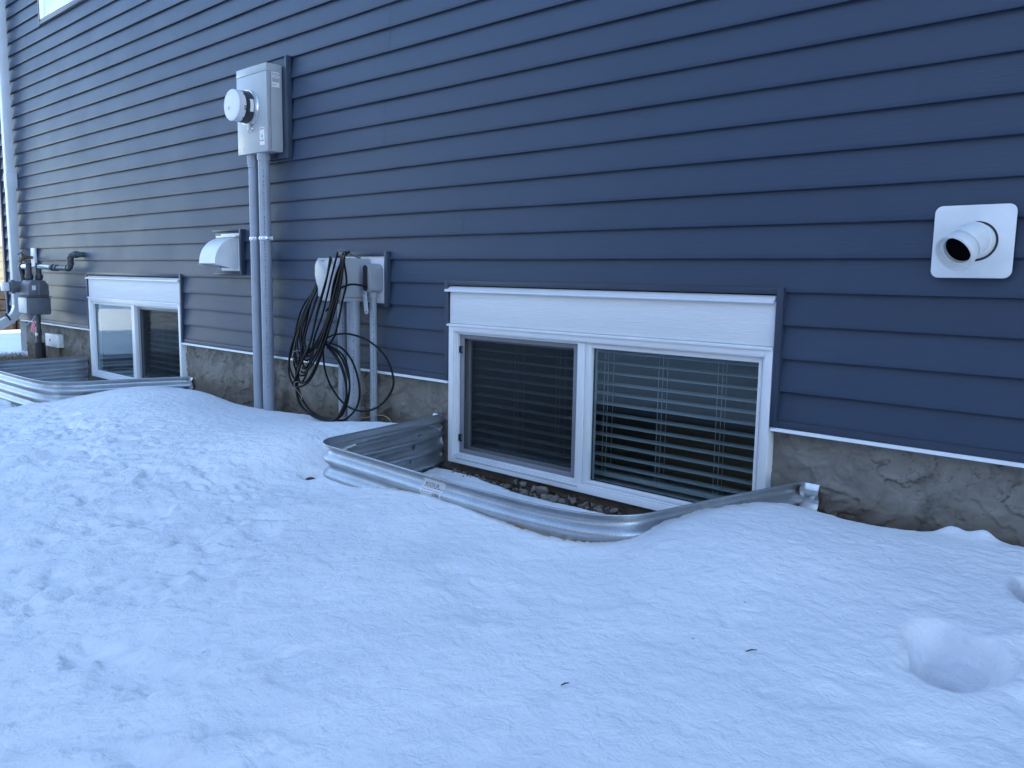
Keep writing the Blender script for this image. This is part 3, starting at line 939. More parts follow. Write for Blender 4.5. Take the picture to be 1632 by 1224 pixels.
def snow_h(X, Y):
    h = base_h(X, Y)
    near = np.exp(-np.clip(np.sqrt((X + 1.5) ** 2 + (Y + 1.2) ** 2) - 2.5, 0, None) / 4)
    rough = sstep(-0.9, -1.8, X + 1.57 * (Y + 1.9)) * sstep(-0.75, -1.2, Y)
    # soft wind and melt texture
    h = h + 0.004 * fbm(X, Y, 2.2, 3, 1) + (0.0026 + 0.0028 * rough) * fbm(X, Y, 11, 3, 5) * near
    h = h + 0.0025 * fbm(X * 0.8 + Y * 0.35, Y * 1.5, 27, 3, 8, 0.6) * near
    h = h + 0.0006 * fbm(X, Y, 58, 2, 170, 0.6) * near
    wpx = X + 0.05 * fbm(X, Y, 5, 3, 130); wpy = Y + 0.05 * fbm(X, Y, 5, 3, 135)
    h = h + 0.009 * rough * fbm(wpx, wpy, 4.2, 4, 15, 0.55)
    h = h - (0.0015 + 0.017 * rough) * sstep(0.12, 0.42, fbm(wpx, wpy, 6.5, 4, 18, 0.6))
    h = h - 0.009 * rough * sstep(0.05, 0.40, fbm(wpx, wpy, 13, 4, 160, 0.6))
    h = h - 0.0022 * sstep(0.25, 0.5, fbm(X, Y, 19, 3, 140, 0.6)) * near
    Xo, Yo = X, Y
    X = Xo + 0.035 * fbm(Xo, Yo, 9, 3, 120); Y = Yo + 0.035 * fbm(Xo, Yo, 9, 3, 125)
    for (cx, cy, rx, ry, an, dp) in dimples:
        msk = (np.abs(X - cx) < 0.35) & (np.abs(Y - cy) < 0.35)
        if not msk.any():
            continue
        r, u, v = blob(X[msk], Y[msk], cx, cy, rx, ry, an)
        h[msk] -= dp * np.exp(-r ** 3.0) - 0.15 * dp * np.exp(-((r - 1.5) / 0.35) ** 2)
    X, Y = Xo, Yo
    # deep boot print on the right and a second one at the very edge, third shallow one
    for (cx, cy, rx, ry, an, dp) in ((-0.450, -0.830, 0.105, 0.155, 0.26, 0.15), (-0.385, -0.375, 0.060, 0.08, 0.3, 0.14), (-0.29, -0.72, 0.08, 0.10, 0.5, 0.028), (-0.24, -0.97, 0.06, 0.10, 0.9, 0.02)):
        r, u, v = blob(X, Y, cx, cy, rx, ry, an)
        wv = 1 + 0.10 * np.sin(3 * np.arctan2(v, u) + 1) + 0.05 * fbm(X, Y, 18, 3, 33)
        r = r / wv
        tilt = 0.60 + 0.40 * np.clip(-v * 1.0 - u * 0.1, -1, 1)
        h = h - dp * tilt * (1 - sstep(0.66, 1.06, r)) * (1 + 0.25 * fbm(X, Y, 14, 3, 21))
        h = h + 0.004 * np.exp(-((r - 1.25) / 0.22) ** 2)
    for (cx, cy, rr0, dp) in ((-0.455, -0.925, 0.040, 0.11), (-0.405, -0.905, 0.03, 0.07)):
        r, u, v = blob(X, Y, cx, cy, rr0 * 1.4, rr0 * 0.8, 0.3)
        h = h - dp * np.exp(-r ** 3)
    # small bird scratch
    for a in (-0.5, 0.0, 0.5):
        ux, uy = math.cos(1.9 + a), math.sin(1.9 + a)
        px, py = X + 0.865, Y + 1.05
        al = px * ux + py * uy; ac = -px * uy + py * ux
        h = h - 0.008 * np.exp(-(ac / 0.010) ** 2) * sstep(-0.005, 0.01, al) * (1 - sstep(0.05, 0.08, al))
    # melted back along the wall and round the steel corner
    wallY = 0.035
    d = (wallY - Y) - melt_amount(X, Y)
    m = (1 - sstep(-0.012, 0.028, d)) * (Y < 0.2) * (X > XL + 0.3) * (X < XR)
    h = h - 0.10 * m
    h = h - 0.012 * (1 - sstep(0.0, 0.09, d)) * (Y < 0.2) * (X > XL + 0.3)
    r, u, v = blob(X, Y, -2.880, -0.838, 0.045, 0.035)
    h = h - 0.06 * (1 - sstep(0.4, 1.3, r))
    r, u, v = blob(X, Y, -2.93, -0.80, 0.14, 0.12)
    h = h - 0.03 * (1 - sstep(0.2, 1.2, r))
    r, u, v = blob(X, Y, -6.55, -0.90, 0.25, 0.09)
    h = h - 0.09 * (1 - sstep(0.6, 1.1, r))
    # last little lumps against the wall at the right
    for (cx, ww) in ((-0.685, 0.05), (-0.60, 0.035)):
        r, u, v = blob(X, Y, cx, -0.01, ww, 0.035)
        h = h + 0.03 * np.exp(-r ** 2)
    return h


def soil_h(X, Y):
    return base_h(X, Y) - 0.035 - 0.25 * sstep(-0.16, -0.28, Y) * sstep(-7.6, -7.4, X) - 0.012 * np.exp(-((0.03 - Y) / 0.1) ** 2) + 0.008 * fbm(X, Y, 12, 4, 50)


# path of the steel well walls (x, y), from the left wall flange round to the right one
def well_path(pts, n=14):
    return [(p.x, p.y) for p in spline([(a, b, 0) for a, b in pts], n)]


WELL_A = well_path([(-3.030, 0.030), (-2.985, -.17), (-2.935, -.42), (-2.895, -.66), (-2.870, -.755), (-2.80, -.812), (-2.70, -.824), (-2.46, -.836), (-2.07, -.858), (-1.76, -.866), (-1.54, -.848), (-1.42, -.808), (-1.345, -.735), (-1.312, -.60), (-1.275, -.40), (-1.215, -.13), (-1.175, .030)])
WELL_B = well_path([(-7.670, 0.030), (-7.66, -.2), (-7.64, -.55), (-7.61, -.72), (-7.53, -.82), (-7.40, -.85), (-7.1, -.855), (-6.6, -.85), (-6.22, -.835), (-6.06, -.80), (-5.97, -.72), (-5.93, -.60), (-5.86, -.30), (-5.80, -.10), (-5.745, .030)])


def inside(X, Y, poly):
    res = np.zeros(X.shape, bool)
    n = len(poly)
    j = n - 1
    for i in range(n):
        xi, yi = poly[i]; xj, yj = poly[j]
        if abs(yj - yi) > 1e-12:
            c = ((yi > Y) != (yj > Y)) & (X < (xj - xi) * (Y - yi) / (yj - yi) + xi)
            res ^= c
        j = i
    return res


def grid_axis(segs):
    out = []
    for a, b, st in segs:
        n = max(1, int(round((b - a) / st)))
        out += list(np.linspace(a, b, n, endpoint=False))
    out.append(segs[-1][1])
    return np.array(out)


def sheet(name, xs, ys, hfun, material, drop=None, keep=None):
    X, Y = np.meshgrid(xs, ys)
    Z = hfun(X, Y)
    V = np.stack([X, Y, Z], -1).reshape(-1, 3)
    ny, nx = X.shape
    idx = np.arange(nx * ny).reshape(ny, nx)
    F = np.stack([idx[:-1, :-1], idx[:-1, 1:], idx[1:, 1:], idx[1:, :-1]], -1).reshape(-1, 4)
    cx = (X[:-1, :-1] + X[1:, 1:]).reshape(-1) / 2; cy = (Y[:-1, :-1] + Y[1:, 1:]).reshape(-1) / 2
    k = np.ones(len(F), bool)
    if drop is not None:
        k &= ~drop(cx, cy)
    F = F[k]
    me = bpy.data.meshes.new(name)
    me.vertices.add(len(V)); me.vertices.foreach_set("co", V.astype(np.float32).ravel())
    me.loops.add(len(F) * 4); me.loops.foreach_set("vertex_index", F.astype(np.int32).ravel())
    me.polygons.add(len(F)); me.polygons.foreach_set("loop_start", np.arange(0, len(F) * 4, 4, dtype=np.int32))
    try:
        me.polygons.foreach_set("loop_total", np.full(len(F), 4, dtype=np.int32))
    except Exception:
        pass
    me.update(calc_edges=True)
    me.polygons.foreach_set("use_smooth", [True] * len(F))
    me.materials.append(material)
    o = bpy.data.objects.new(name, me)
    C.objects.link(o)
    return o


xs = grid_axis([(-60, -14, 2.0), (-14, -8, .08), (-8, -5, .025), (-5, -3.2, .014), (-3.2, 0.35, .009), (0.35, 1.5, .05), (1.5, 30, 1.5)])
ys = grid_axis([(-40, -6, 2.0), (-6, -2.7, .1), (-2.7, -1.4, .013), (-1.4, 0.06, .009), (0.06, 3, .15), (3, 60, 3)])
def shrink(path, d):
    out = []
    n = len(path)
    for i in range(n):
        a = path[max(i - 1, 0)]; b = path[min(i + 1, n - 1)]
        dx, dy = b[0] - a[0], b[1] - a[1]; L_ = math.hypot(dx, dy)
        out.append((path[i][0] - dy / L_ * d, path[i][1] + dx / L_ * d))
    return out
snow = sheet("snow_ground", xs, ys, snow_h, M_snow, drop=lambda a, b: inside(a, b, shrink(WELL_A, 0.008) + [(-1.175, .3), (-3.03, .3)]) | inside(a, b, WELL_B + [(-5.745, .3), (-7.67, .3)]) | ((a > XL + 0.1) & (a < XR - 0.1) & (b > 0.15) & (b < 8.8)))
snow['kind'] = 'structure'
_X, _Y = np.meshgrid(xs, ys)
_shade = np.zeros_like(_X)  # mask for the painted shade inside the boot prints
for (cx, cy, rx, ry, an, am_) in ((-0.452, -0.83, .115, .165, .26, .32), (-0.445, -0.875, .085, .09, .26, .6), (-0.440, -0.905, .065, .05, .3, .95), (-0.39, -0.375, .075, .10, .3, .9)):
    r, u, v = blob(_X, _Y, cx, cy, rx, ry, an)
    _shade = np.maximum(_shade, am_ * (1 - sstep(0.4, 1.0, r + 0.35 * fbm(_X, _Y, 22, 3, 180))))
at = snow.data.attributes.new("print_shade", 'FLOAT', 'POINT')
at.data.foreach_set("value", _shade.astype(np.float32).ravel())

xs2 = grid_axis([(-10.5, -3.1, .03), (-3.1, 1.5, .02)])
ys2 = grid_axis([(-.75, .05, .02)])
soil = sheet("soil", xs2, ys2, soil_h, M_soil, drop=lambda a, b: inside(a, b, WELL_A + [(-1.175, .3), (-3.03, .3)]) | inside(a, b, WELL_B + [(-5.745, .3), (-7.67, .3)]))
soil['kind'] = 'structure'
for (a, b, c, d) in ((-3.0, -2.86, -.95, -.80), (-6.85, -6.3, -1.02, -.82)):
    o = sheet("soil", grid_axis([(a, b, .015)]), grid_axis([(c, d, .015)]), lambda X, Y: base_h(X, Y) - 0.060 + 0.006 * fbm(X, Y, 20, 3, 51), M_soil)
    o['kind'] = 'structure'


# ------------------------------------------------------------------ steel window wells
def window_well(path, ztop, depth, label, flange_l, flange_r):
    t = empty("window_well", ((path[0][0] + path[-1][0]) / 2, -0.4, ztop - depth), label, "window well", "corrugated steel window wells")
    n = len(path)
    nor = []
    for i in range(n):
        a = path[max(i - 1, 0)]; b = path[min(i + 1, n - 1)]
        d = Vector((b[0] - a[0], b[1] - a[1], 0)).normalized()
        nor.append(Vector((d.y, -d.x, 0)) if True else None)
    # outward = away from the window
    c = Vector((sum(p[0] for p in path) / n, -0.2, 0))
    if nor[n // 2].dot(Vector((path[n // 2][0], path[n // 2][1], 0)) - c) < 0:
        nor = [-q for q in nor]
    P_ = 0.068
    zs = [0, .004] + [0.004 + 0.0057 * k for k in range(1, int(depth / 0.0057))]
    mb = MB()
    amp = 0.0125
    def off(z):
        a = amp * math.cos(2 * math.pi * (z - 0.060) / P_)
        return a
    vs = []
    th = 0.0012
    for s_ in (1, -1):
        for (p, q) in zip(path, nor):
            for z in zs:
                o_ = off(z) + s_ * th
                vs.append((p[0] + q.x * o_, p[1] + q.y * o_, ztop - z))
    m = len(zs)
    fs = []
    for s_ in (0, 1):
        o0 = s_ * n * m
        for i in range(n - 1):
            for j in range(m - 1):
                f = (o0 + i * m + j, o0 + i * m + j + 1, o0 + (i + 1) * m + j + 1, o0 + (i + 1) * m + j)
                fs.append(f if s_ == 0 else f[::-1])
    mb.add(vs, fs)
    mb.build("corrugated_sheet", M_galv, t, smooth=60)
    # rolled rim
    rp = []
    for (p, q) in zip(path, nor):
        o_ = off(0) + 0.002
        rp.append((p[0] + q.x * o_, p[1] + q.y * o_, ztop + 0.002))
    MB().tube(rp, 0.0030, 8).build("rolled_rim", M_galv, t)
    # flanges screwed to the wall
    for (px, sx) in ((path[0][0], flange_l), (path[-1][0], flange_r)):
        mb = MB()
        vs = []
        for yy in (0.0195, 0.0215):
            for xx in (px - 0.002 * sx, px + 0.02 * sx, px + 0.062 * sx):
                for z in zs[:44]:
                    k = 1 if xx != px + 0.062 * sx else 0.75
                    vs.append((xx, yy - 0.006 + k * 0.6 * off(z), ztop - z))
        m2 = len(zs[:44]); fs = []
        for s_ in (0, 1):
            for i in range(2):
                for j in range(m2 - 1):
                    o0 = s_ * 3 * m2
                    fs.append((o0 + i * m2 + j, o0 + i * m2 + j + 1, o0 + (i + 1) * m2 + j + 1, o0 + (i + 1) * m2 + j))
        mb.add(vs, fs)
        for z in (0.05, 0.12, 0.19):
            mb.lathe((px + 0.042 * sx, 0.014, ztop - z), (0, -1, 0), [(0, .009), (.002, .009), (.002, .006), (.006, .005), (.006, 0)], 8)
        mb.build("wall_flange", M_zinc, t, smooth=50)
    return t


wellA = window_well(WELL_A, -0.193, 0.50, "corrugated galvanised steel window well half buried in snow below the large window", -1, 1)
wellB = window_well(WELL_B, -0.262, 0.50, "corrugated galvanised steel window well around the far left basement window", -1, 1)

# paper label stuck on the near well, following the corrugation
i0 = min(range(len(WELL_A)), key=lambda i: abs(WELL_A[i][0] + 2.135) + (0 if WELL_A[i][1] < -.5 else 9))
lx0, lx1 = -2.16, -2.045
def wellA_y(x):
    best = None
    for a, b in zip(WELL_A[:-1], WELL_A[1:]):
        if a[1] < -.5 and a[0] <= x <= b[0]:
            return a[1] + (b[1] - a[1]) * (x - a[0]) / (b[0] - a[0])
    return -.86
vs, fs = [], []
zz = [0.015 + 0.0035 * k for k in range(20)]
for ix in range(5):
    x = lx0 + (lx1 - lx0) * ix / 4
    for z in zz:
        o_ = 0.0125 * math.cos(2 * math.pi * (z - 0.060) / 0.068) + 0.0018
        vs.append((x, wellA_y(x) - o_, -0.193 - z))
m = len(zz)
for ix in range(4):
    for j in range(m - 1):
        fs.append((ix * m + j, ix * m + j + 1, (ix + 1) * m + j + 1, (ix + 1) * m + j))
lab = MB().add(vs, fs).build("paper_label", M_paper, wellA, smooth=60)
def label_bits(pts):
    mb = MB()
    for (x, z, w_, h_) in pts:
        v_ = []
        for (a, b) in ((0, 0), (w_, 0), (w_, h_), (0, h_)):
            zz_ = z + b
            o_ = 0.0125 * math.cos(2 * math.pi * (zz_ - 0.060) / 0.068) + 0.0024
            v_.append((x + a, wellA_y(x + a) - o_, -0.193 - zz_))
        mb.add(v_, [(0, 1, 2, 3)])
    return mb
bits = []
rr2 = random.Random(3)
for row, z, hgt in ((1, 0.0400, 0.0016), (2, 0.0480, 0.0014), (4, 0.055, 0.0014), (5, 0.061, 0.0014)):
    x = lx0 + 0.008
    while x < lx1 - (0.008 if row < 4 else 0.055):
        w_ = rr2.uniform(0.003, 0.008); bits.append((x, z, w_, hgt)); x += w_ + 0.003
for k in range(14):
    bits.append((lx0 + 0.066 + 0.003 * k, 0.053, rr2.uniform(0.0008, 0.002), 0.007))
    bits.append((lx0 + 0.066 + 0.003 * k, 0.060, rr2.uniform(0.0008, 0.002), 0.006))
label_bits(bits).build("printed_lines", M_ink, wellA, smooth=0)
sl = math.atan2(0.0075, 0.012)
text_mesh("printed_title", "BOSTA JR.", 0.017, M_ink, wellA, frame_matrix((-2.10, wellA_y(-2.1) - 0.0025 + 0.0, -0.193 - 0.030), (1, -0.035, 0), (0, 0.48, 0.88)), extrude=0.0003)


# inside of the near well: gravel bed, stones and the drift of snow
def floorA(X, Y):
    return -0.455 - 0.055 * sstep(-2.9, -2.2, X) * 0 - 0.03 * sstep(0.0, -0.12, Y) + 0.012 * fbm(X, Y, 15, 3, 77) - 0.02 * sstep(-2.0, -1.3, X)
def driftA(X, Y):
    edge = 0.022 + 0.050 * sstep(-2.80, -2.35, X) - 0.05 * sstep(-2.2, -1.9, X) + 0.012 * fbm(X, Y, 12, 3, 81)
    d = (0.03 - Y) - edge
    lvl = -0.450 - 0.008 * sstep(-2.9, -2.4, X) - 0.012 * sstep(-2.2, -1.6, X)
    return lvl - 0.08 * (1 - sstep(-0.02, 0.035, d)) - 0.05 * sstep(0.02, 0.7, d) + 0.005 * fbm(X, Y, 9, 4, 83)
xa = grid_axis([(-3.03, -1.15, .012)]); ya = grid_axis([(-.87, .035, .012)])
f1 = sheet("gravel_bed", xa, ya, floorA, M_soil, drop=lambda a, b: ~inside(a, b, WELL_A + [(-1.175, .3), (-3.03, .3)]))
f1['kind'] = 'structure'
f2 = sheet("snow_drift", xa, ya, driftA, M_snow, drop=lambda a, b: ~inside(a, b, WELL_A + [(-1.175, .3), (-3.03, .3)]))
f2['kind'] = 'structure'


def rock_mesh(seed, r=1.0):
    q = random.Random(seed)
    bm = bmesh.new()
    bmesh.ops.create_icosphere(bm, subdivisions=2, radius=r)
    ax = [Vector((q.uniform(-1, 1), q.uniform(-1, 1), q.uniform(-1, 1))).normalized() for _ in range(9)]
    am = [q.uniform(0.42, 0.85) for _ in ax]
    for v in bm.verts:
        for a, m_ in zip(ax, am):
            d = v.co.dot(a)
            if d > m_ * r:
                v.co -= a * (d - m_ * r)
        v.co *= 1 + q.uniform(-.03, .03)
    bm.verts.index_update()
    vs = [v.co.copy() for v in bm.verts]; fs = [[v.index for v in f.verts] for f in bm.faces]
    bm.free()
    return vs, fs
rocks = [rock_mesh(i) for i in range(6)]
# the larger stones, one by one
for k in range(26):
    x = -2.50 + 0.9 * (k / 25) ** 1.1 + rr_.uniform(-.02, .02)
    y = rr_.uniform(-0.055, 0.0) + (0.01 if k > 14 else -0.01)
    s_ = rr_.uniform(0.014, 0.027) * (1.15 if k < 12 else 0.75)
    vs, fs = rocks[k % 6]
    mtx = Matrix.Rotation(rr_.uniform(0, 6), 3, 'Z') @ Matrix.Rotation(rr_.uniform(0, 6), 3, 'X') @ Matrix.Diagonal((1.25, 0.9, 0.8))
    z = float(floorA(np.array([x]), np.array([y]))[0]) + s_ * 0.55 + (rr_.uniform(0, 0.02) if k < 12 else 0)
    MB().add([mtx @ (v * s_) + Vector((x, y, z)) for v in vs], fs).build("stone", M_stone, f1, smooth=12)
mb = MB()
for k in range(420):
    x = rr_.uniform(-2.9, -1.25); y = rr_.uniform(-0.14, 0.02); s_ = rr_.uniform(0.004, 0.010)
    vs, fs = rocks[k % 6]
    z = float(floorA(np.array([x]), np.array([y]))[0]) + s_ * 0.4
    mb.add([v * s_ + Vector((x, y, z)) for v in vs], fs)
g = mb.build("fine_gravel", M_stone, None, smooth=12, kind='stuff')
g['label'] = "fine grey gravel along the foundation inside the near window well"; g['category'] = "gravel"

xb = grid_axis([(-7.67, -5.74, .03)]); yb = grid_axis([(-.86, .035, .03)])
f3 = sheet("snow_drift", xb, yb, lambda X, Y: -0.50 + 0.02 * fbm(X, Y, 5, 3, 7), M_snow, drop=lambda a, b: ~inside(a, b, WELL_B + [(-5.745, .3), (-7.67, .3)]))
f3['kind'] = 'structure'


# ------------------------------------------------------------------ dead grass
def blades(name, spots, label, seed):
    q = random.Random(seed)
    mb = MB()
    for (x0, x1, y0, y1, n, ln, hgt) in spots:
        for _ in range(n):
            x, y = q.uniform(x0, x1), q.uniform(y0, y1)
            z = float(soil_h(np.array([x]), np.array([y]))[0]) + 0.002
            a = q.uniform(0, 6.28); L_ = ln * q.uniform(.4, 1.2); w_ = q.uniform(.0008, .0018)
            d = Vector((math.cos(a), math.sin(a), 0)); s_ = Vector((-d.y, d.x, 0)) * w_
            p0 = Vector((x, y, z)); h_ = hgt * q.uniform(.1, 1)
            p1 = p0 + d * L_ * .5 + Vector((0, 0, h_)); p2 = p0 + d * L_ + Vector((0, 0, h_ * q.uniform(0, .8)))
            if p1.y > 0.025 or p2.y > 0.025:
                continue
            mb.add([p0 - s_, p0 + s_, p1 + s_ * .7, p1 - s_ * .7, p2], [(0, 1, 2, 3), (3, 2, 4)])
    o = mb.build(name, M_straw, None, smooth=0, kind='stuff')
    o['label'] = label; o['category'] = "dead grass"
    return o
blades("dead_grass", [(-3.98, -3.30, -.13, .02, 900, .06, .025), (-3.5, -3.25, -.06, .02, 200, .05, .03)], "dead straw coloured grass where the grey conduits enter the ground", 1)
blades("dead_grass", [(-9.6, -7.75, -.64, .02, 4200, .10, .06)], "bare patch of brown dead grass beside the gas riser pipe", 2)
blades("dead_grass", [(-1.16, -.86, -.05, .02, 260, .035, .02), (-.86, -.72, -.02, .022, 160, .03, .012)], "thin brown grass at the wall right of the near window well", 3)
blades("dead_grass", [(-6.8, -6.35, -.98, -.86, 250, .05, .03), (-2.97, -2.89, -.90, -.84, 40, .03, .015)], "brown grass showing in the melted gaps beside the steel wells", 4)


# ------------------------------------------------------------------ electric meter
em = empty("electric_meter", (-4.525, 0, 1.187), "grey electric meter box with round white meter high on the wall", "electric meter")
bx0, bx1, bz0, bz1, byf, byb = -4.690, -4.362, 1.187, 1.672, -0.128, -0.026
mb = MB()
mb.box(bx0, bx1, byf + 0.004, byb, bz0 + 0.0, bz1 - 0.004, bev=0.004)
mb.build("enclosure", M_greymetal, em)
mb = MB()
mb.box(bx0 - 0.0025, bx1 + 0.0025, byf - 0.002, byf + 0.0185, bz0 - 0.002, bz1 - 0.045, bev=0.003)
mb.build("cover", M_greymetal, em)
mb = MB()
mb.box(bx0 - 0.003, bx1 + 0.003, byf - 0.003, byb - 0.002, bz1 - 0.0445, bz1, bev=0.004)
mb.build("top_cap", M_greymetal, em)
mb = MB()
for s_ in (0.02, 0.05):
    mb.box(bx1 + 0.0002, bx1 + 0.0014, byf + 0.0245 + s_ * 0, byf + 0.026, bz0 + 0.01, bz1 - 0.05)
mb.build("side_crease", M_grey_frame, em, smooth=0)
# knock-out rings on the side, screws
mb = MB(); mb.lathe((bx1 + 0.0003, -0.062, 1.262), (1, 0, 0), [(0, .017), (.0014, .017), (.0014, .0145), (0, .0145)], 24); mb.build("knockout_ring", M_greymetal, em)
mc = (-4.540, byf, 1.442)
mb = MB(); mb.lathe(mc, (0, -1, 0), [(0, .100), (.006, .100), (.010, .097), (.018, .096), (.020, .098), (.026, .098), (.027, .092)], 56)
mb.build("meter_ring", M_zinc, em)
mb = MB(); mb.lathe(mc, (0, -1, 0), [(.0, .090), (.075, .0885), (.076, .085)], 56)
mb.build("meter_base", M_meterdark, em)
mb = MB(); mb.lathe(mc, (0, -1, 0), [(.055, .0875), (.057, .0885), (.105, .0865), (.108, .0885), (.116, .0885), (.121, .084), (.1215, .076), (.1195, .0745), (.1215, .073), (.123, .0)], 56)
mb.build("meter_cover", M_meterwhite, em)
mb = MB(); mb.lathe((mc[0] - 0.03, mc[1] - 0.120, mc[2] - 0.012), (0, -1, 0), [(0, .010), (.008, .009), (.009, .004), (.009, 0)], 20); mb.build("meter_button", M_meterwhite, em)
mb = MB()
for k in range(4):
    a = R(-6 - k * 4.5)
    ca, sa = math.cos(a), math.sin(a)
    c_ = Vector((mc[0] + 0.0870 * ca, mc[1] - 0.076, mc[2] + 0.0870 * sa))
    mb.box(c_.x - .0025, c_.x + .0025, c_.y - .011, c_.y + .011, c_.z - .0016, c_.z + .0016)
for a, yy in ((R(40), -0.075), (R(-55), -0.075)):
    mb.box(mc[0] + 0.088 * math.cos(a) - .004, mc[0] + 0.088 * math.cos(a) + .004, mc[1] + yy - .006, mc[1] + yy + .006, mc[2] + 0.088 * math.sin(a) - .003, mc[2] + 0.088 * math.sin(a) + .003)
mb.build("vent_slots", M_black, em, smooth=0)
# rating plate on the dark base, facing the camera side
mb = MB()
for k in range(5):
    a0, a1 = R(22 - k * 9), R(22 - (k + 1) * 9)
    mb.add([(mc[0] + .0908 * math.cos(a0), mc[1] - .030, mc[2] + .0908 * math.sin(a0)), (mc[0] + .0908 * math.cos(a0), mc[1] - .052, mc[2] + .0908 * math.sin(a0)),
            (mc[0] + .0908 * math.cos(a1), mc[1] - .052, mc[2] + .0908 * math.sin(a1)), (mc[0] + .0908 * math.cos(a1), mc[1] - .030, mc[2] + .0908 * math.sin(a1))], [(0, 1, 2, 3)])
mb.build("rating_plate", M_paper, em)
# lock seal and lower screws
mb = MB(); mb.tube([(mc[0] + 0.012, byf - .02, mc[2] - 0.098), (mc[0] + 0.012, byf - .022, mc[2] - 0.128)], [.011, .008], 10)
mb.tube([(mc[0] + .012, byf - .012, mc[2] - .118), (mc[0] - .02, byf - .010, mc[2] - .135), (mc[0] - .03, byf - .004, mc[2] - .13)], .003, 6)
mb.lathe((mc[0] + .012, byf, mc[2] - .118), (0, -1, 0), [(0, .018), (.01, .016), (.014, .006), (.014, 0)], 14)
mb.build("seal", M_zinc, em)
mb = MB(); mb.lathe((bx0 + .06, byf - .002, bz0 + .03), (0, -1, 0), [(0, .004), (.002, .003), (.002, 0)], 10); mb.build("screw", M_zinc, em)
# stickers
MB().box(bx1 - 0.078, bx1 - 0.028, byf - 0.0032, byf - 0.0022, 1.222, 1.322).build("warning_sticker", M_paper, em, smooth=0)
mb = MB(); mb.prism([(bx1 - .054, 1.287), (bx1 - .044, 1.268), (bx1 - .052, 1.270), (bx1 - .047, 1.254), (bx1 - .060, 1.275), (bx1 - .052, 1.272)], byf - .0042, byf - .0034); mb.build("bolt_symbol", M_ink, em, smooth=0)
text_mesh("sticker_lettering", "DANGER", 0.011, M_redink, em, frame_matrix((bx1 - .053, byf - .0036, 1.312), (1, 0, 0), (0, 0, 1)))
text_mesh("sticker_lettering", "HAZARD", 0.011, M_redink, em, frame_matrix((bx1 - .053, byf - .0036, 1.247), (1, 0, 0), (0, 0, 1)))
MB().box(bx1 + 0.0005, bx1 + 0.0016, -0.094, -0.045, 1.545, 1.645).build("rating_sticker", M_paper, em, smooth=0)
mb = MB()
for k, z in enumerate([1.637, 1.630, 1.620, 1.613, 1.604, 1.594, 1.589, 1.584, 1.579, 1.574, 1.558]):
    y = -0.091
    while y < -0.048 and not (k == 10 and y > -.07):
        w_ = rr2.uniform(.002, .007)
        mb.box(bx1 + 0.0017, bx1 + 0.0022, y, min(y + w_, -.047), z - (.0028 if k == 0 else .0014), z + (.0028 if k == 0 else .0014))
        y += w_ + .0015
mb.build("printed_lines", M_ink, em, smooth=0)
# flat mounting block of siding trim behind the box
mb = MB()
mb.box(-4.75, -4.322, -0.024, 0.0, 1.155, 1.716, bev=0.002)
mb.build("mounting_block", M_trim, em)
mb = MB(); mb.box(-4.3215, -4.306, -0.034, 0.002, 1.150, 1.722, bev=0.0015); mb.box(-4.766, -4.7505, -0.034, 0.002, 1.150, 1.722, bev=0.0015)
mb.box(-4.75, -4.322, -0.033, 0.002, 1.7165, 1.7215, bev=0.001)
mb.build("block_edge", M_trim, em)


# ------------------------------------------------------------------ the two grey conduits under the meter
def conduit(name, x, y, z0, z1, r, label, strapz=None, ears=0, collar=None, mat_=M_pvc, cat="conduit", group="grey plastic conduits on the wall", marks=True):
    t = empty(name, (x, y, z0), label, cat, group)
    MB().tube([(x, y, z0), (x + 0.002, y, (z0 + z1) / 2), (x, y, z1)], r, 28).build("pipe", mat_, t)
    if collar:
        MB().lathe((x, y, z1 - collar), (0, 0, 1), [(0, r + .0005), (0.001, r + .004), (collar - .004, r + .005), (collar, r + .005), (collar, r - 0.002)], 28).build("collar", mat_, t)
    if strapz is not None:
        mb = MB(); mb.lathe((x, y, strapz - .011), (0, 0, 1), [(0, r + .0005), (0, r + .0025), (.006, r + .0045), (.011, r + .005), (.016, r + .0045), (.022, r + .0025), (.022, r + .0005)], 28)
        if ears:
            mb.box(x + r + .002, x + r + .036, y + .004, y + .012, strapz - .011, strapz + .011, bev=.002)
            mb.lathe((x + r + .022, y + .004, strapz), (0, -1, 0), [(0, .008), (.005, .007), (.006, 0)], 10)
        mb.build("strap", M_zinc, t)
    if marks:
        mb = MB(); z = z1 - 0.1
        while z > max(z0, -.25) + .05:
            if rr2.random() < .75:
                h_ = rr2.uniform(.004, .012)
                a = R(-38)
                mb.box(x + (r + .0004) * math.cos(a) - .0009 + .001, x + (r + .0004) * math.cos(a) + .0009 + .001, y + (r + .0004) * math.sin(a) - .0022, y + (r + .0004) * math.sin(a) + .0022, z - h_, z)
            z -= rr2.uniform(.012, .022)
        pm = mb.build("printed_marks", mat_marks, t, smooth=0); pm['kind'] = 'stuff'
    return t
mat_marks = mat("conduit_print", (0.13, 0.14, 0.17), 0.5)
conduit("conduit", -4.608, -0.078, -0.55, 1.188, 0.0305, "left thick grey conduit running from the electric meter into the snow", strapz=0.695, collar=0.075, marks=False)
conduit("conduit", -4.478, -0.086, -0.55, 1.188, 0.0335, "right thick grey conduit under the electric meter with a silver strap ear", strapz=0.695, ears=1, collar=0.045)

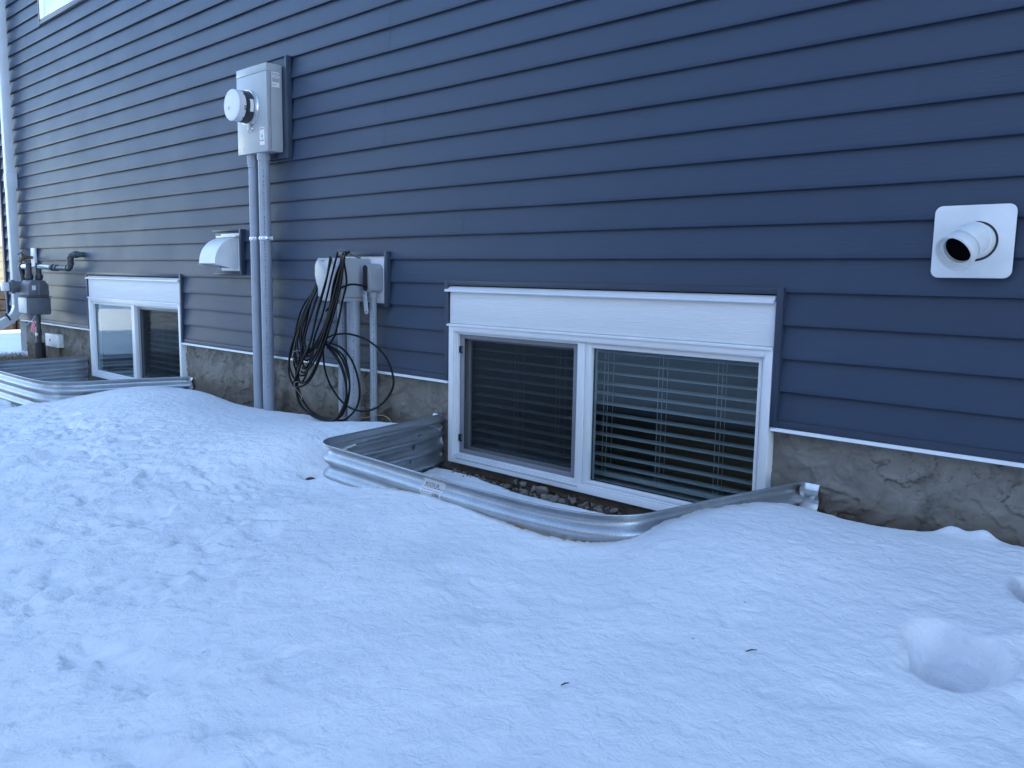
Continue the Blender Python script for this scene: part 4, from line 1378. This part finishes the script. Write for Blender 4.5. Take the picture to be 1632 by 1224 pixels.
# ------------------------------------------------------------------ telecom box, plate, conduits, cable
tb = empty("telecom_box", (-3.65, 0, 0.33), "grey telecom box on a white backing plate with its cover hanging open", "telecom box")
MB().box(-3.835, -3.432, -0.014, 0.0, 0.345, 0.588, bev=0.0015).build("backing_plate", M_white, tb)
mb = MB()
mb.box(-3.853, -3.836, -0.024, 0.004, 0.325, 0.612, bev=.0015); mb.box(-3.4315, -3.411, -0.024, 0.004, 0.325, 0.612, bev=.0015)
mb.box(-3.8355, -3.432, -0.0235, 0.004, 0.589, 0.6115, bev=.0015); mb.box(-3.8355, -3.432, -0.0235, 0.004, 0.326, 0.344, bev=.0015)
mb.build("plate_frame", M_trim, tb)
MB().box(-3.79, -3.555, -0.188, -0.0145, 0.372, 0.575, bev=0.006).build("housing", M_telgrey, tb)
cover = [(-3.792, .485), (-3.790, .535), (-3.778, .556), (-3.762, .566), (-3.735, .566), (-3.730, .556), (-3.690, .556), (-3.685, .564), (-3.655, .563), (-3.640, .548), (-3.622, .530), (-3.560, .515), (-3.556, .375), (-3.565, .358), (-3.700, .350), (-3.722, .362), (-3.776, .440)]
MB().prism(cover, -0.203, -0.1885, bev=0.002).build("open_cover", M_greymetal, tb)
MB().box(-3.780, -3.565, -0.18, -0.03, 0.352, 0.3715, bev=0.003).build("bottom_flange", M_telgrey, tb)
MB().box(-3.64, -3.61, -0.19, -0.175, 0.340, 0.3515, bev=0.002).build("latch", M_grey_frame, tb)
mb = MB(); mb.tube([(-3.62, -0.03, .575), (-3.62, -.10, .60), (-3.60, -.16, .602), (-3.59, -.18, .585)], .006, 8); mb.build("hook", M_grey_frame, tb)

conduit("conduit", -3.690, -0.10, -0.45, 0.352, 0.0265, "left of three thin grey conduits below the telecom box", mat_=M_pvc)
conduit("conduit", -3.598, -0.098, -0.45, 0.352, 0.0345, "middle and widest of three grey conduits below the telecom box", mat_=M_pvc)
conduit("conduit", -3.475, -0.062, -0.45, 0.395, 0.0185, "right slim conduit below the telecom box ending in an open elbow fitting", mat_=M_pvc)
lb = empty("conduit_fitting", (-3.478, -.02, .385), "grey open elbow conduit fitting with its lid dangling by one screw", "conduit fitting")
MB().prism(rrect(-3.515, -3.452, .398, .548, .028, 8), -0.098, -0.0145, bev=0.004).build("body", M_lb, lb)
MB().prism(rrect(-3.509, -3.473, .41, .540, .016, 6), -0.1005, -0.0983).build("opening", M_black, lb, smooth=0)
MB().lathe((-3.475, -.062, .372), (0, 0, 1), [(0, .0195), (0, .0235), (.03, .0245), (.03, .018)], 20).build("hub", M_lb, lb)
lid = rrect(-.016, .016, -.060, .060, .0155, 8)
rotm = Matrix.Rotation(R(-9), 3, 'Y')
mb = MB(); mb.prism(lid, -0.002, 0.002, bev=.0007)
mb.v = [tuple(rotm @ Vector(v) + Vector((-3.470, -.114, .350))) for v in mb.v]
mb.build("lid", M_telgrey, lb)
mb = MB()
for zz in (.048, -.048):
    c_ = rotm @ Vector((0, -.0021, zz)) + Vector((-3.470, -.114, .350))
    mb.lathe(c_, (0, -1, 0), [(0, .0045), (.001, .0045), (.001, 0)], 10)
mb.build("screw_hole", M_black, lb)

cc = empty("cable_coil", (-3.7, -.2, -.28), "coiled black telecom cable hanging from the telecom box down to the snow", "cable coil")
cabs = {
 'up1': [(-3.543, -0.17, 0.604), (-3.64, -0.13, 0.592), (-3.79, -0.12, 0.53), (-3.875, -0.15, 0.40), (-3.905, -0.21, 0.246), (-3.946, -0.235, 0.071), (-3.933, -0.235, -0.031), (-3.862, -0.235, -0.053), (-3.763, -0.235, 0.05), (-3.644, -0.235, 0.223), (-3.557, -0.235, 0.419), (-3.525, -0.215, 0.57)],
 'up2': [(-3.512, -0.19, 0.601), (-3.60, -0.15, 0.602), (-3.75, -0.11, 0.56), (-3.852, -0.14, 0.42), (-3.862, -0.22, 0.182), (-3.888, -0.245, 0.025), (-3.834, -0.245, -0.057), (-3.749, -0.245, 0.012), (-3.607, -0.245, 0.209), (-3.515, -0.245, 0.42), (-3.495, -0.225, 0.57)],
 'up3': [(-3.569, -0.16, 0.600), (-3.68, -0.12, 0.58), (-3.83, -0.10, 0.48), (-3.93, -0.17, 0.32), (-3.965, -0.22, 0.123), (-3.975, -0.228, -0.0), (-3.911, -0.228, -0.086), (-3.8, -0.228, -0.021), (-3.679, -0.228, 0.139), (-3.574, -0.228, 0.355), (-3.535, -0.21, 0.577)],
 'up4': [(-3.551, -0.225, 0.602), (-3.602, -0.228, 0.482), (-3.675, -0.235, 0.29), (-3.745, -0.24, 0.16), (-3.80, -0.225, 0.05)],
 'up5': [(-3.513, -0.215, 0.564), (-3.493, -0.215, 0.452), (-3.527, -0.215, 0.356), (-3.59, -0.215, 0.193), (-3.665, -0.215, 0.106)],
 'up6': [(-3.60, -0.235, 0.575), (-3.63, -0.25, 0.45), (-3.70, -0.255, 0.288), (-3.77, -0.255, 0.136), (-3.842, -0.255, 0.03), (-3.91, -0.255, -0.063), (-3.95, -.24, -.10)],
 'low1': [(-3.738, -0.2, 0.133), (-3.876, -0.2, 0.073), (-3.978, -0.2, -0.039), (-3.969, -0.2, -0.161), (-3.873, -0.2, -0.244), (-3.736, -0.2, -0.272), (-3.592, -0.2, -0.25), (-3.518, -0.2, -0.161), (-3.5, -0.2, -0.045), (-3.558, -0.2, 0.064), (-3.669, -0.2, 0.121), (-3.738, -0.2, 0.133)],
 'low2': [(-3.723, -0.21, 0.135), (-3.873, -0.21, 0.057), (-3.976, -0.21, -0.073), (-3.955, -0.21, -0.211), (-3.81, -0.21, -0.275), (-3.634, -0.21, -0.271), (-3.532, -0.21, -0.195), (-3.508, -0.21, -0.094), (-3.556, -0.21, 0.032), (-3.683, -0.21, 0.121)],
 'low3': [(-3.742, -0.17, 0.132), (-3.6, -0.17, 0.108), (-3.502, -0.17, 0.034), (-3.45, -0.17, -0.091), (-3.478, -0.17, -0.192), (-3.578, -0.17, -0.265), (-3.664, -0.17, -0.280)],
 'big': [(-3.788, -0.15, 0.145), (-3.683, -0.15, 0.175), (-3.544, -0.15, 0.183), (-3.385, -0.15, 0.154), (-3.258, -0.15, 0.085), (-3.199, -0.15, -0.02), (-3.234, -0.15, -0.102), (-3.336, -0.15, -0.177), (-3.468, -0.15, -0.21), (-3.605, -0.15, -0.193), (-3.718, -0.15, -0.121), (-3.786, -0.15, -0.025), (-3.807, -0.15, 0.11)],
 'arc': [(-3.66, -0.225, 0.30), (-3.608, -0.2, 0.369), (-3.58, -0.2, 0.412), (-3.500, -0.19, 0.44), (-3.45, -0.16, 0.438), (-3.455, -0.12, 0.428), (-3.49, -0.096, 0.42)]}
mb = MB()
def jit(pts, a):
    return [(p[0] + rr_.uniform(-a, a), p[1] + rr_.uniform(-a * .6, a * .6), p[2] + rr_.uniform(-a, a)) for p in pts]
for k_, reps, a in (('up1', 5, .011), ('up2', 3, .011), ('up3', 3, .010), ('up4', 1, .002), ('up5', 1, .002), ('up6', 2, .008), ('low1', 2, .008), ('low2', 2, .006), ('low3', 1, .001), ('big', 1, .0), ('arc', 1, .0)):
    for q in range(reps):
        pts_c = jit(cabs[k_], a)
        if k_[:2] == 'up' and reps > 2:
            f_ = 0.80 + 0.27 * q / (reps - 1)
            hx, hz = -3.545, 0.60
            pts_c = [(hx + (x_ - hx) * (f_ + 0.02), y_, hz + (z_ - hz) * f_) for x_, y_, z_ in pts_c]
        mb.tube(spline(pts_c, 7), 0.0054, 8)
mb.build("cable", M_cable, cc, smooth=60)
mb = MB()
for (cx, cy, cz, rx, rz) in ((-3.775, -.225, .10, .045, .035), (-3.90, -.235, .01, .05, .07), (-3.90, -.23, -.14, .05, .05), (-3.54, -.20, .585, .03, .03)):
    mb.tube([(cx + rx * math.cos(a * .52), cy + .022 * math.sin(a * .9 + 1), cz + rz * math.sin(a * .52)) for a in range(13)], .0022, 6)
mb.tube(spline([(-3.74, -.21, .13), (-3.745, -.212, .07), (-3.752, -.214, .0), (-3.75, -.214, -.03)], 6), .0035, 6)
mb.build("cable_tie", M_cable2, cc, smooth=60)
mb = MB(); mb.tube(spline([(-3.70, -.12, -.285), (-3.60, -.13, -.262), (-3.50, -.10, -.255), (-3.42, -.10, -.232), (-3.33, -.09, -.23), (-3.28, -.085, -.27)], 7), .0018, 6)
o = mb.build("tan_wire", mat("tan_wire_jacket", (0.42, 0.32, 0.18), .6), None)
o['label'] = "thin tan wire curling out of the dead grass below the conduits"; o['category'] = "wire"

# ------------------------------------------------------------------ dryer vent
dv = empty("dryer_vent", (-5.05, 0, .49), "white plastic dryer vent hood on the siding left of the conduits", "dryer vent")
MB().box(-5.225, -4.893, -0.016, 0.0, 0.487, 0.752, bev=0.002).build("mounting_plate", M_trim, dv)
mb = MB(); mb.box(-4.8925, -4.872, -0.03, 0.003, 0.478, 0.764, bev=.0015); mb.box(-5.24, -4.893, -0.029, 0.003, 0.753, 0.7635, bev=.0015); mb.box(-5.24, -4.893, -0.029, 0.003, 0.4785, 0.486, bev=.0015)
mb.build("plate_frame", M_trim, dv)
MB().box(-5.135, -4.905, -0.024, -0.0165, 0.502, 0.738, bev=0.002).build("back_flange", M_hood, dv)
mb = MB(); mb.box(-5.15, -4.895, -0.052, -0.0245, 0.712, 0.724, bev=.002); mb.build("top_lip", M_hood, dv)
# quarter round hood, open below: curved shell plus two cheeks
prof = []
for k in range(13):
    a = R(90 * k / 12)
    prof.append((-0.028 - 0.155 * math.sin(a), 0.548 + 0.162 * math.cos(a)))
mb = MB()
hx0, hx1 = -5.125, -4.915
for off_ in (0, 0.003):
    vs = []
    for xx in (hx0, hx1):
        vs += [(xx, y + off_, z - off_) for y, z in prof]
    n_ = len(prof)
    mb.add(vs, [(j, j + 1, n_ + j + 1, n_ + j) for j in range(n_ - 1)])
mb.build("hood_shell", M_hood, dv, smooth=50)
for xx in (hx0 + .0015, hx1 - .0015):
    poly = [(y, z) for y, z in prof] + [(-0.183, .538), (-0.10, .524), (-0.028, .508)]
    MB().prism(poly, xx - .0013, xx + .0013, plane='yz').build("hood_cheek", M_hood, dv, smooth=0)
MB().box(hx0 + .003, hx1 - .003, -0.045, -0.0245, .52, .70).build("damper_flap", M_grey_frame, dv, smooth=0)

# ------------------------------------------------------------------ furnace vent
fv = empty("furnace_vent", (-.70, 0, .51), "white plastic furnace vent pipe on a square plate at the far right", "vent pipe")
mb = MB(); mb.prism(rrect(-.805, -.590, .512, .722, .022, 7), -0.017, -0.0135, bev=.0008)
mb.build("wall_plate", M_hood, fv)
fc = Vector((-.688, 0, .618))
MB().lathe(fc, (0, -1, 0), [(.0135, .0), (.0176, .0575), (.0178, .0575), (.0182, .0)], 48).build("gap_ring", M_meterdark, fv)
# elbow: straight stub, short bend, flared socket pointing down
dirs = []
P0 = fc + Vector((0, -.012, 0))
pts_ = [P0, P0 + Vector((0, -.052, 0))]
p = pts_[-1].copy()
D_ = Vector((-0.27, -0.78, -0.50)).normalized()
for k in range(1, 7):
    q_ = k / 6
    p = p + (Vector((0, -1, 0)) * (1 - q_) + D_ * q_).normalized() * 0.009
    pts_.append(p.copy())
dr = D_
MB().tube(pts_, [.0510, .0510] + [.0508, .0504, .0500, .0495, .0490, .0485], 44, cap=False).build("elbow", M_wpvc, fv, smooth=60)
MB().lathe(pts_[1], (0, -1, 0), [(-.008, .0505), (-.008, .0535), (.004, .0535), (.006, .0505)], 44).build("socket_bead", M_wpvc, fv, smooth=60)
e_ = pts_[-1]
MB().lathe(e_, dr, [(-.006, .0462), (0.004, .0485), (.008, .0515), (.042, .0560), (.0455, .0557), (.0458, .0512), (.028, .0480), (.0275, .0400), (.005, .0395)], 48).build("outlet_socket", M_wpvc, fv, smooth=50)
MB().lathe(e_, dr, [(.016, .0398), (.0165, .0)], 32).build("bore_shade_disc", M_bore_shade, fv)  # black disc painted in for the shade down the pipe
mb = MB(); mb.box(-.70, -.6985, fc.y - .05, fc.y - .033, fc.z + .0495, fc.z + .0508); mb.build("scuff_mark", M_grey_frame, fv, smooth=0)

# ------------------------------------------------------------------ junction box on the foundation
jb = empty("junction_box", (-8.42, 0, -.22), "small white junction box cover on the foundation beside the gas riser", "junction box")
MB().box(-8.565, -8.225, -.028, .022, -.225, -.105, bev=.004).build("cover", M_wmetal, jb)
MB().lathe((-8.44, -.028, -.165), (0, -1, 0), [(0, .012), (.003, .011), (.003, 0)], 14).build("screw_hole", M_black, jb)
MB().box(-8.43, -8.429, -.0286, -.028, -.22, -.11).build("cover_seam", M_grey_frame, jb, smooth=0)

# ------------------------------------------------------------------ gas meter
gm = empty("gas_meter", (-8.25, -.2, -.33), "grey gas meter with pipes and regulator at the left end of the wall", "gas meter")
gx0, gx1, gy0, gy1 = -8.42, -8.165, -.275, -.085
MB().box(gx0, gx1, gy0, gy1, .085, .245, bev=.018).build("lower_body", M_gasgrey, gm)
MB().prism([(gy0 + .008, .252), (gy1 - .008, .252), (gy1 - .012, .35), (gy1 - .04, .392), (gy0 + .04, .392), (gy0 + .012, .35)], gx0 + .008, gx1 - .008, plane='yz', bev=.010).build("upper_body", M_gasgrey, gm)
MB().box(gx0 - .008, gx1 + .008, gy0 - .008, gy1 + .008, .2455, .2515, bev=.002).build("seam_flange", M_gasgrey, gm)
MB().box(gx0 + .02, gx1 - .02, gy0 - .012, gy0 - .001, .10, .235, bev=.005).build("index_plate", M_gasfront, gm)
MB().box(gx1 - .0075, gx1 - .0055, -.235, -.205, .305, .345).build("sticker", M_paper, gm, smooth=0)
MB().box(gx1 + .0, gx1 + .010, -.19, -.165, .26, .38, bev=.004).build("rib", M_gasgrey, gm)
# regulator pointing out with a pale cap
rg = MB(); rg.lathe((-8.44, -.20, .33), (0, -1, 0), [(-.02, .0), (-.02, .045), (.10, .052), (.10, .062), (.13, .062), (.132, .045), (.15, .045)], 28); rg.build("regulator", M_gasgrey, gm)
MB().box(-8.478, -8.402, -.40, -.345, .292, .368, bev=.008).build("regulator_cap", M_wmetal, gm)
# meter swivels and unions
mb = MB()
for yy, xx in ((-.215, -8.30), (-.135, -8.30)):
    mb.tube([(xx, yy, .385), (xx, yy, .405), (xx, yy, .41), (xx, yy, .44), (xx, yy, .442), (xx, yy, .52), (xx, yy, .545)], [.026, .030, .034, .034, .024, .024, .026], 16)
mb.build("swivel", M_pipe, gm)
mb = MB()
mb.tube([(-8.30, -.215, .515), (-8.36, -.215, .515), (-8.47, -.215, .512)], .021, 14)
mb.tube([(-8.30, -.135, .515), (-8.20, -.12, .512), (-8.09, -.10, .508)], .021, 14)
mb.build("nipple", M_zinc, gm)
mb = MB()
path_ = [(-8.10, -.10, .508), (-8.02, -.085, .505), (-7.80, -.075, .503), (-7.725, -.075, .503), (-7.690, -.075, .515), (-7.680, -.075, .545), (-7.680, -.075, .585), (-7.672, -.072, .608), (-7.650, -.06, .618), (-7.60, -.03, .62), (-7.59, .005, .62)]
mb.tube(spline(path_, 4), .0225, 16)
for c_, ax in (((-8.06, -.092, .506), (1, .15, 0)), ((-7.99, -.083, .505), (1, .1, 0)), ((-7.75, -.075, .503), (1, 0, 0)), ((-7.68, -.075, .545), (0, 0, 1)), ((-7.68, -.075, .585), (0, 0, 1)), ((-7.625, -.045, .62), (1, .6, 0))):
    mb.lathe(c_, ax, [(-.014, .0225), (-.014, .029), (.014, .029), (.014, .0225)], 16)
mb.build("outlet_pipe", M_pipe, gm)
mb = MB()
mb.tube([(-8.47, -.215, .512), (-8.50, -.215, .512), (-8.50, -.215, .512)], .030, 14)
mb.tube(spline([(-8.50, -.215, .512), (-8.53, -.21, .50), (-8.535, -.20, .46), (-8.53, -.19, .36), (-8.50, -.17, .30)], 5), .022, 12)
mb.build("service_pipe", M_pipe, gm)
mb = MB()
mb.tube([(-8.33, -.15, .09), (-8.33, -.15, .06), (-8.33, -.15, .0), (-8.33, -.15, -.05), (-8.33, -.15, -.06), (-8.33, -.15, -.10), (-8.33, -.15, -.11), (-8.33, -.15, -.30)], [.022, .022, .019, .019, .027, .027, .02, .02], 14)
mb.build("riser_pipe", M_pipe, gm)
MB().tube([(-8.33, -.15, -.175), (-8.33, -.15, -.18), (-8.33, -.15, -.40)], [.038, .046, .046], 18).build("riser_sleeve", M_black, gm)
mb = MB(); mb.box(-8.345, -8.300, -.18, -.165, -.115, -.085, bev=.003); mb.build("lock_wing", M_zinc, gm)
# pink warning tag hanging from the riser
mb = MB(); mb.add([(-8.40, -.18, .01), (-8.345, -.17, .035), (-8.335, -.185, -.10), (-8.395, -.20, -.075)], [(0, 1, 2, 3)]); mb.add([(-8.40, -.182, .01), (-8.345, -.172, .035), (-8.335, -.187, -.10), (-8.395, -.202, -.075)], [(3, 2, 1, 0)])
mb.build("warning_tag", M_red, gm, smooth=0)
mb = MB(); mb.tube([(-8.50, -.20, -.02), (-8.40, -.185, .02), (-8.33, -.17, .07)], .0025, 5); mb.tube([(-8.33, -.175, -.03), (-8.31, -.18, -.10), (-8.35, -.175, -.16)], .003, 5); mb.build("tag_wire", M_paper, gm)

# ------------------------------------------------------------------ hose tap
ht = empty("hose_tap", (-8.75, 0, .54), "brass hose tap with blue wheel on a narrow white plate behind the gas meter", "tap")
MB().box(-8.86, -8.755, -.022, .0, .515, .690, bev=.003).build("tap_plate", M_wmetal, ht)
mb = MB(); mb.tube([(-8.81, -.02, .60), (-8.81, -.06, .60), (-8.81, -.095, .598), (-8.81, -.12, .58), (-8.81, -.135, .55)], [.016, .014, .018, .016, .019], 14)
mb.tube([(-8.81, -.09, .60), (-8.81, -.115, .635)], .011, 10); mb.build("spout", M_brass, ht)
mb = MB()
mb.lathe((-8.81, -.12, .642), (0, -.58, .81), [(0, .008), (.0, .034), (.007, .034), (.009, .008)], 10); mb.build("wheel", M_blue, ht)

# ------------------------------------------------------------------ downspout
ds = empty("downspout", (-9.27, -.07, -.3), "white square downspout at the house corner with elbow at the bottom", "downspout")
dx0, dx1, dy0, dy1 = -9.275, -9.195, -.092, -.015
MB().box(dx0, dx1, dy0, dy1, .13, 5.6, bev=.006).build("downpipe", M_downs, ds)
mb = MB()
for zz in (1.27, 3.4):
    MB().box(dx0 - .004, dx1 + .004, dy0 - .003, dy1 + .014, zz, zz + .14, bev=.002).build("joint_sleeve", M_downs, ds)
# ribbed elbow kicking outwards
def rect_sweep(pts, wx, wy, mi=0):
    mb = MB(); P = [Vector(p) for p in pts]; vs = []; fs = []
    for i, p_ in enumerate(P):
        t_ = (P[min(i + 1, len(P) - 1)] - P[max(0, i - 1)]).normalized()
        b_ = t_.cross(Vector((1, 0, 0))).normalized()
        k_ = 1.0 + (0.05 if i % 2 else 0.0)
        for sx, sb in ((-1, -1), (1, -1), (1, 1), (-1, 1)):
            vs.append(p_ + Vector((sx * wx / 2 * k_, 0, 0)) + b_ * sb * wy / 2 * k_)
    for i in range(len(P) - 1):
        for k in range(4):
            fs.append((i * 4 + k, i * 4 + (k + 1) % 4, (i + 1) * 4 + (k + 1) % 4, (i + 1) * 4 + k))
    fs += [(3, 2, 1, 0), tuple(len(P) * 4 - 4 + k for k in range(4))]
    mb.add(vs, fs)
    return mb
el = []
for k in range(13):
    a = R(62 * k / 12)
    el.append((-9.235, -.0535 - .17 * (1 - math.cos(a)), .135 - .17 * math.sin(a) * 1.0))
rect_sweep(el, .078, .075).build("elbow", M_downs, ds, smooth=20)
q0 = Vector(el[-1]); dd = (Vector(el[-1]) - Vector(el[-2])).normalized()
rect_sweep([q0 + dd * t_ for t_ in (0, .16, .161, .32)], .083, .080).build("outlet", M_downs, ds, smooth=20)
MB().box(-9.279, -9.191, -.16, -.145, -.02, .06, rot=((-9.235, -.155, .02), Matrix.Rotation(R(30), 3, 'X'))).build("clamp_band", M_black, ds)

# ------------------------------------------------------------------ small debris on the snow
def on_snow(x, y):
    return float(snow_h(np.array([x]), np.array([y]))[0])
for i, (x, y, L_, a, lab) in enumerate(((-0.775, -1.115, .026, .9, "short dark twig lying on the snow near the bird scratch"), (-1.00, -1.47, .018, 1.1, "tiny dark twig on the foreground snow left of the other"))):
    z = on_snow(x, y) + .004
    mb = MB(); mb.tube([(x - L_ / 2 * math.cos(a), y - L_ / 2 * math.sin(a), z), (x, y, z + .003), (x + L_ / 2 * math.cos(a), y + L_ / 2 * math.sin(a), z + .002)], [.0012, .0016, .0008], 6)
    o = mb.build("twig", mat("twig_bark", (.05, .04, .03), .9), None)
    o['label'] = lab; o['category'] = "twig"; o['group'] = "twigs on the snow"

# ------------------------------------------------------------------ neighbours: one glimpsed at the left edge, one across the yard, one added to block light
nb = empty("neighbour_house", (-26, 5, -.45), "sunlit cream house glimpsed past the corner at the left edge", "house")
mb = MB()
k = 0
z = .06
while z < 2.5:
    mb.prism([(-22.0, z), (-21.985, z), (-21.998, z + .2), (-22.0, z + .2)], -1, 12, plane='xz')
    z += .2
mb.build("cream_wall", M_cream, nb, smooth=0)
MB().box(-30, -22.01, -1, 12, .06, 2.62).build("wall_core", M_cream, nb, smooth=0)
MB().box(-30, -21.96, -1.03, 12.03, -.8, .058).build("stone_base", M_brownstone, nb, smooth=0)
MB().box(-30.4, -21.45, -1.4, 12.4, 2.63, 2.86, bev=.01).build("eave", M_wmetal, nb)
MB().prism([(-30.5, 2.865), (-21.4, 2.865), (-26, 4.6)], -1.5, 12.5, plane='xz').build("roof", M_roof, nb, smooth=0)
for yy in (3.2, 7.5):
    wf = MB(); ring(wf, 0, 1, 0, 1, .08, 0, 1)
    MB().box(-21.99, -21.95, yy, yy + 1.1, 1.0, 2.1, bev=.004).build("window", M_white, nb)

lw = empty("garden_wall", (-14, 4, -.6), "low dark brown stone wall beyond the house corner at the left edge", "garden wall")
z = -.6
while z < .2:
    y = -.6 - random.uniform(0, .3)
    while y < 9:
        ln = random.uniform(.3, .55)
        MB().box(-14.2, -13.8 + random.uniform(-.02, .02), y, y + ln - .012, z, z + .148, bev=.012).build("stone_block", M_brownstone, lw, smooth=0)
        y += ln
    z += .16
nb_light_block = empty("neighbour_house", (-16, -11, -.6), "unseen blue grey house added across the side yard to block light from the sunlit snow", "house")  # added out of view to cut the glare of the far snow
MB().box(-23, -8.5, -15, -7.2, -.9, 5.6).build("sided_wall", M_nbwall, nb_light_block, smooth=0)
MB().prism([(-15.5, 5.62), (-6.8, 5.62), (-11.1, 7.6)], -23.4, -8.1, plane='yz').build("roof", M_roof, nb_light_block, smooth=0)
for xx in (-20, -15, -11):
    f_ = MB().box(xx, xx + 1.2, -7.2, -7.15, 3.4, 4.5, bev=.01).build("window", M_white, nb_light_block)
nb2 = empty("neighbour_house", (4, -11, -.6), "grey brown sided house standing close across the narrow side yard behind the viewer", "house")
MB().box(-4.5, 13, -15, -6.4, -.9, 5.6).build("sided_wall", M_nbwall, nb2, smooth=0)
MB().prism([(-15.5, 5.62), (-6.0, 5.62), (-10.7, 7.6)], -4.9, 13.4, plane='yz').build("roof", M_roof, nb2, smooth=0)
for xx in (-2.5, 2.2, 7):
    f_ = MB().box(xx, xx + 1.2, -6.4, -6.35, 3.4, 4.5, bev=.01).build("window", M_white, nb2)
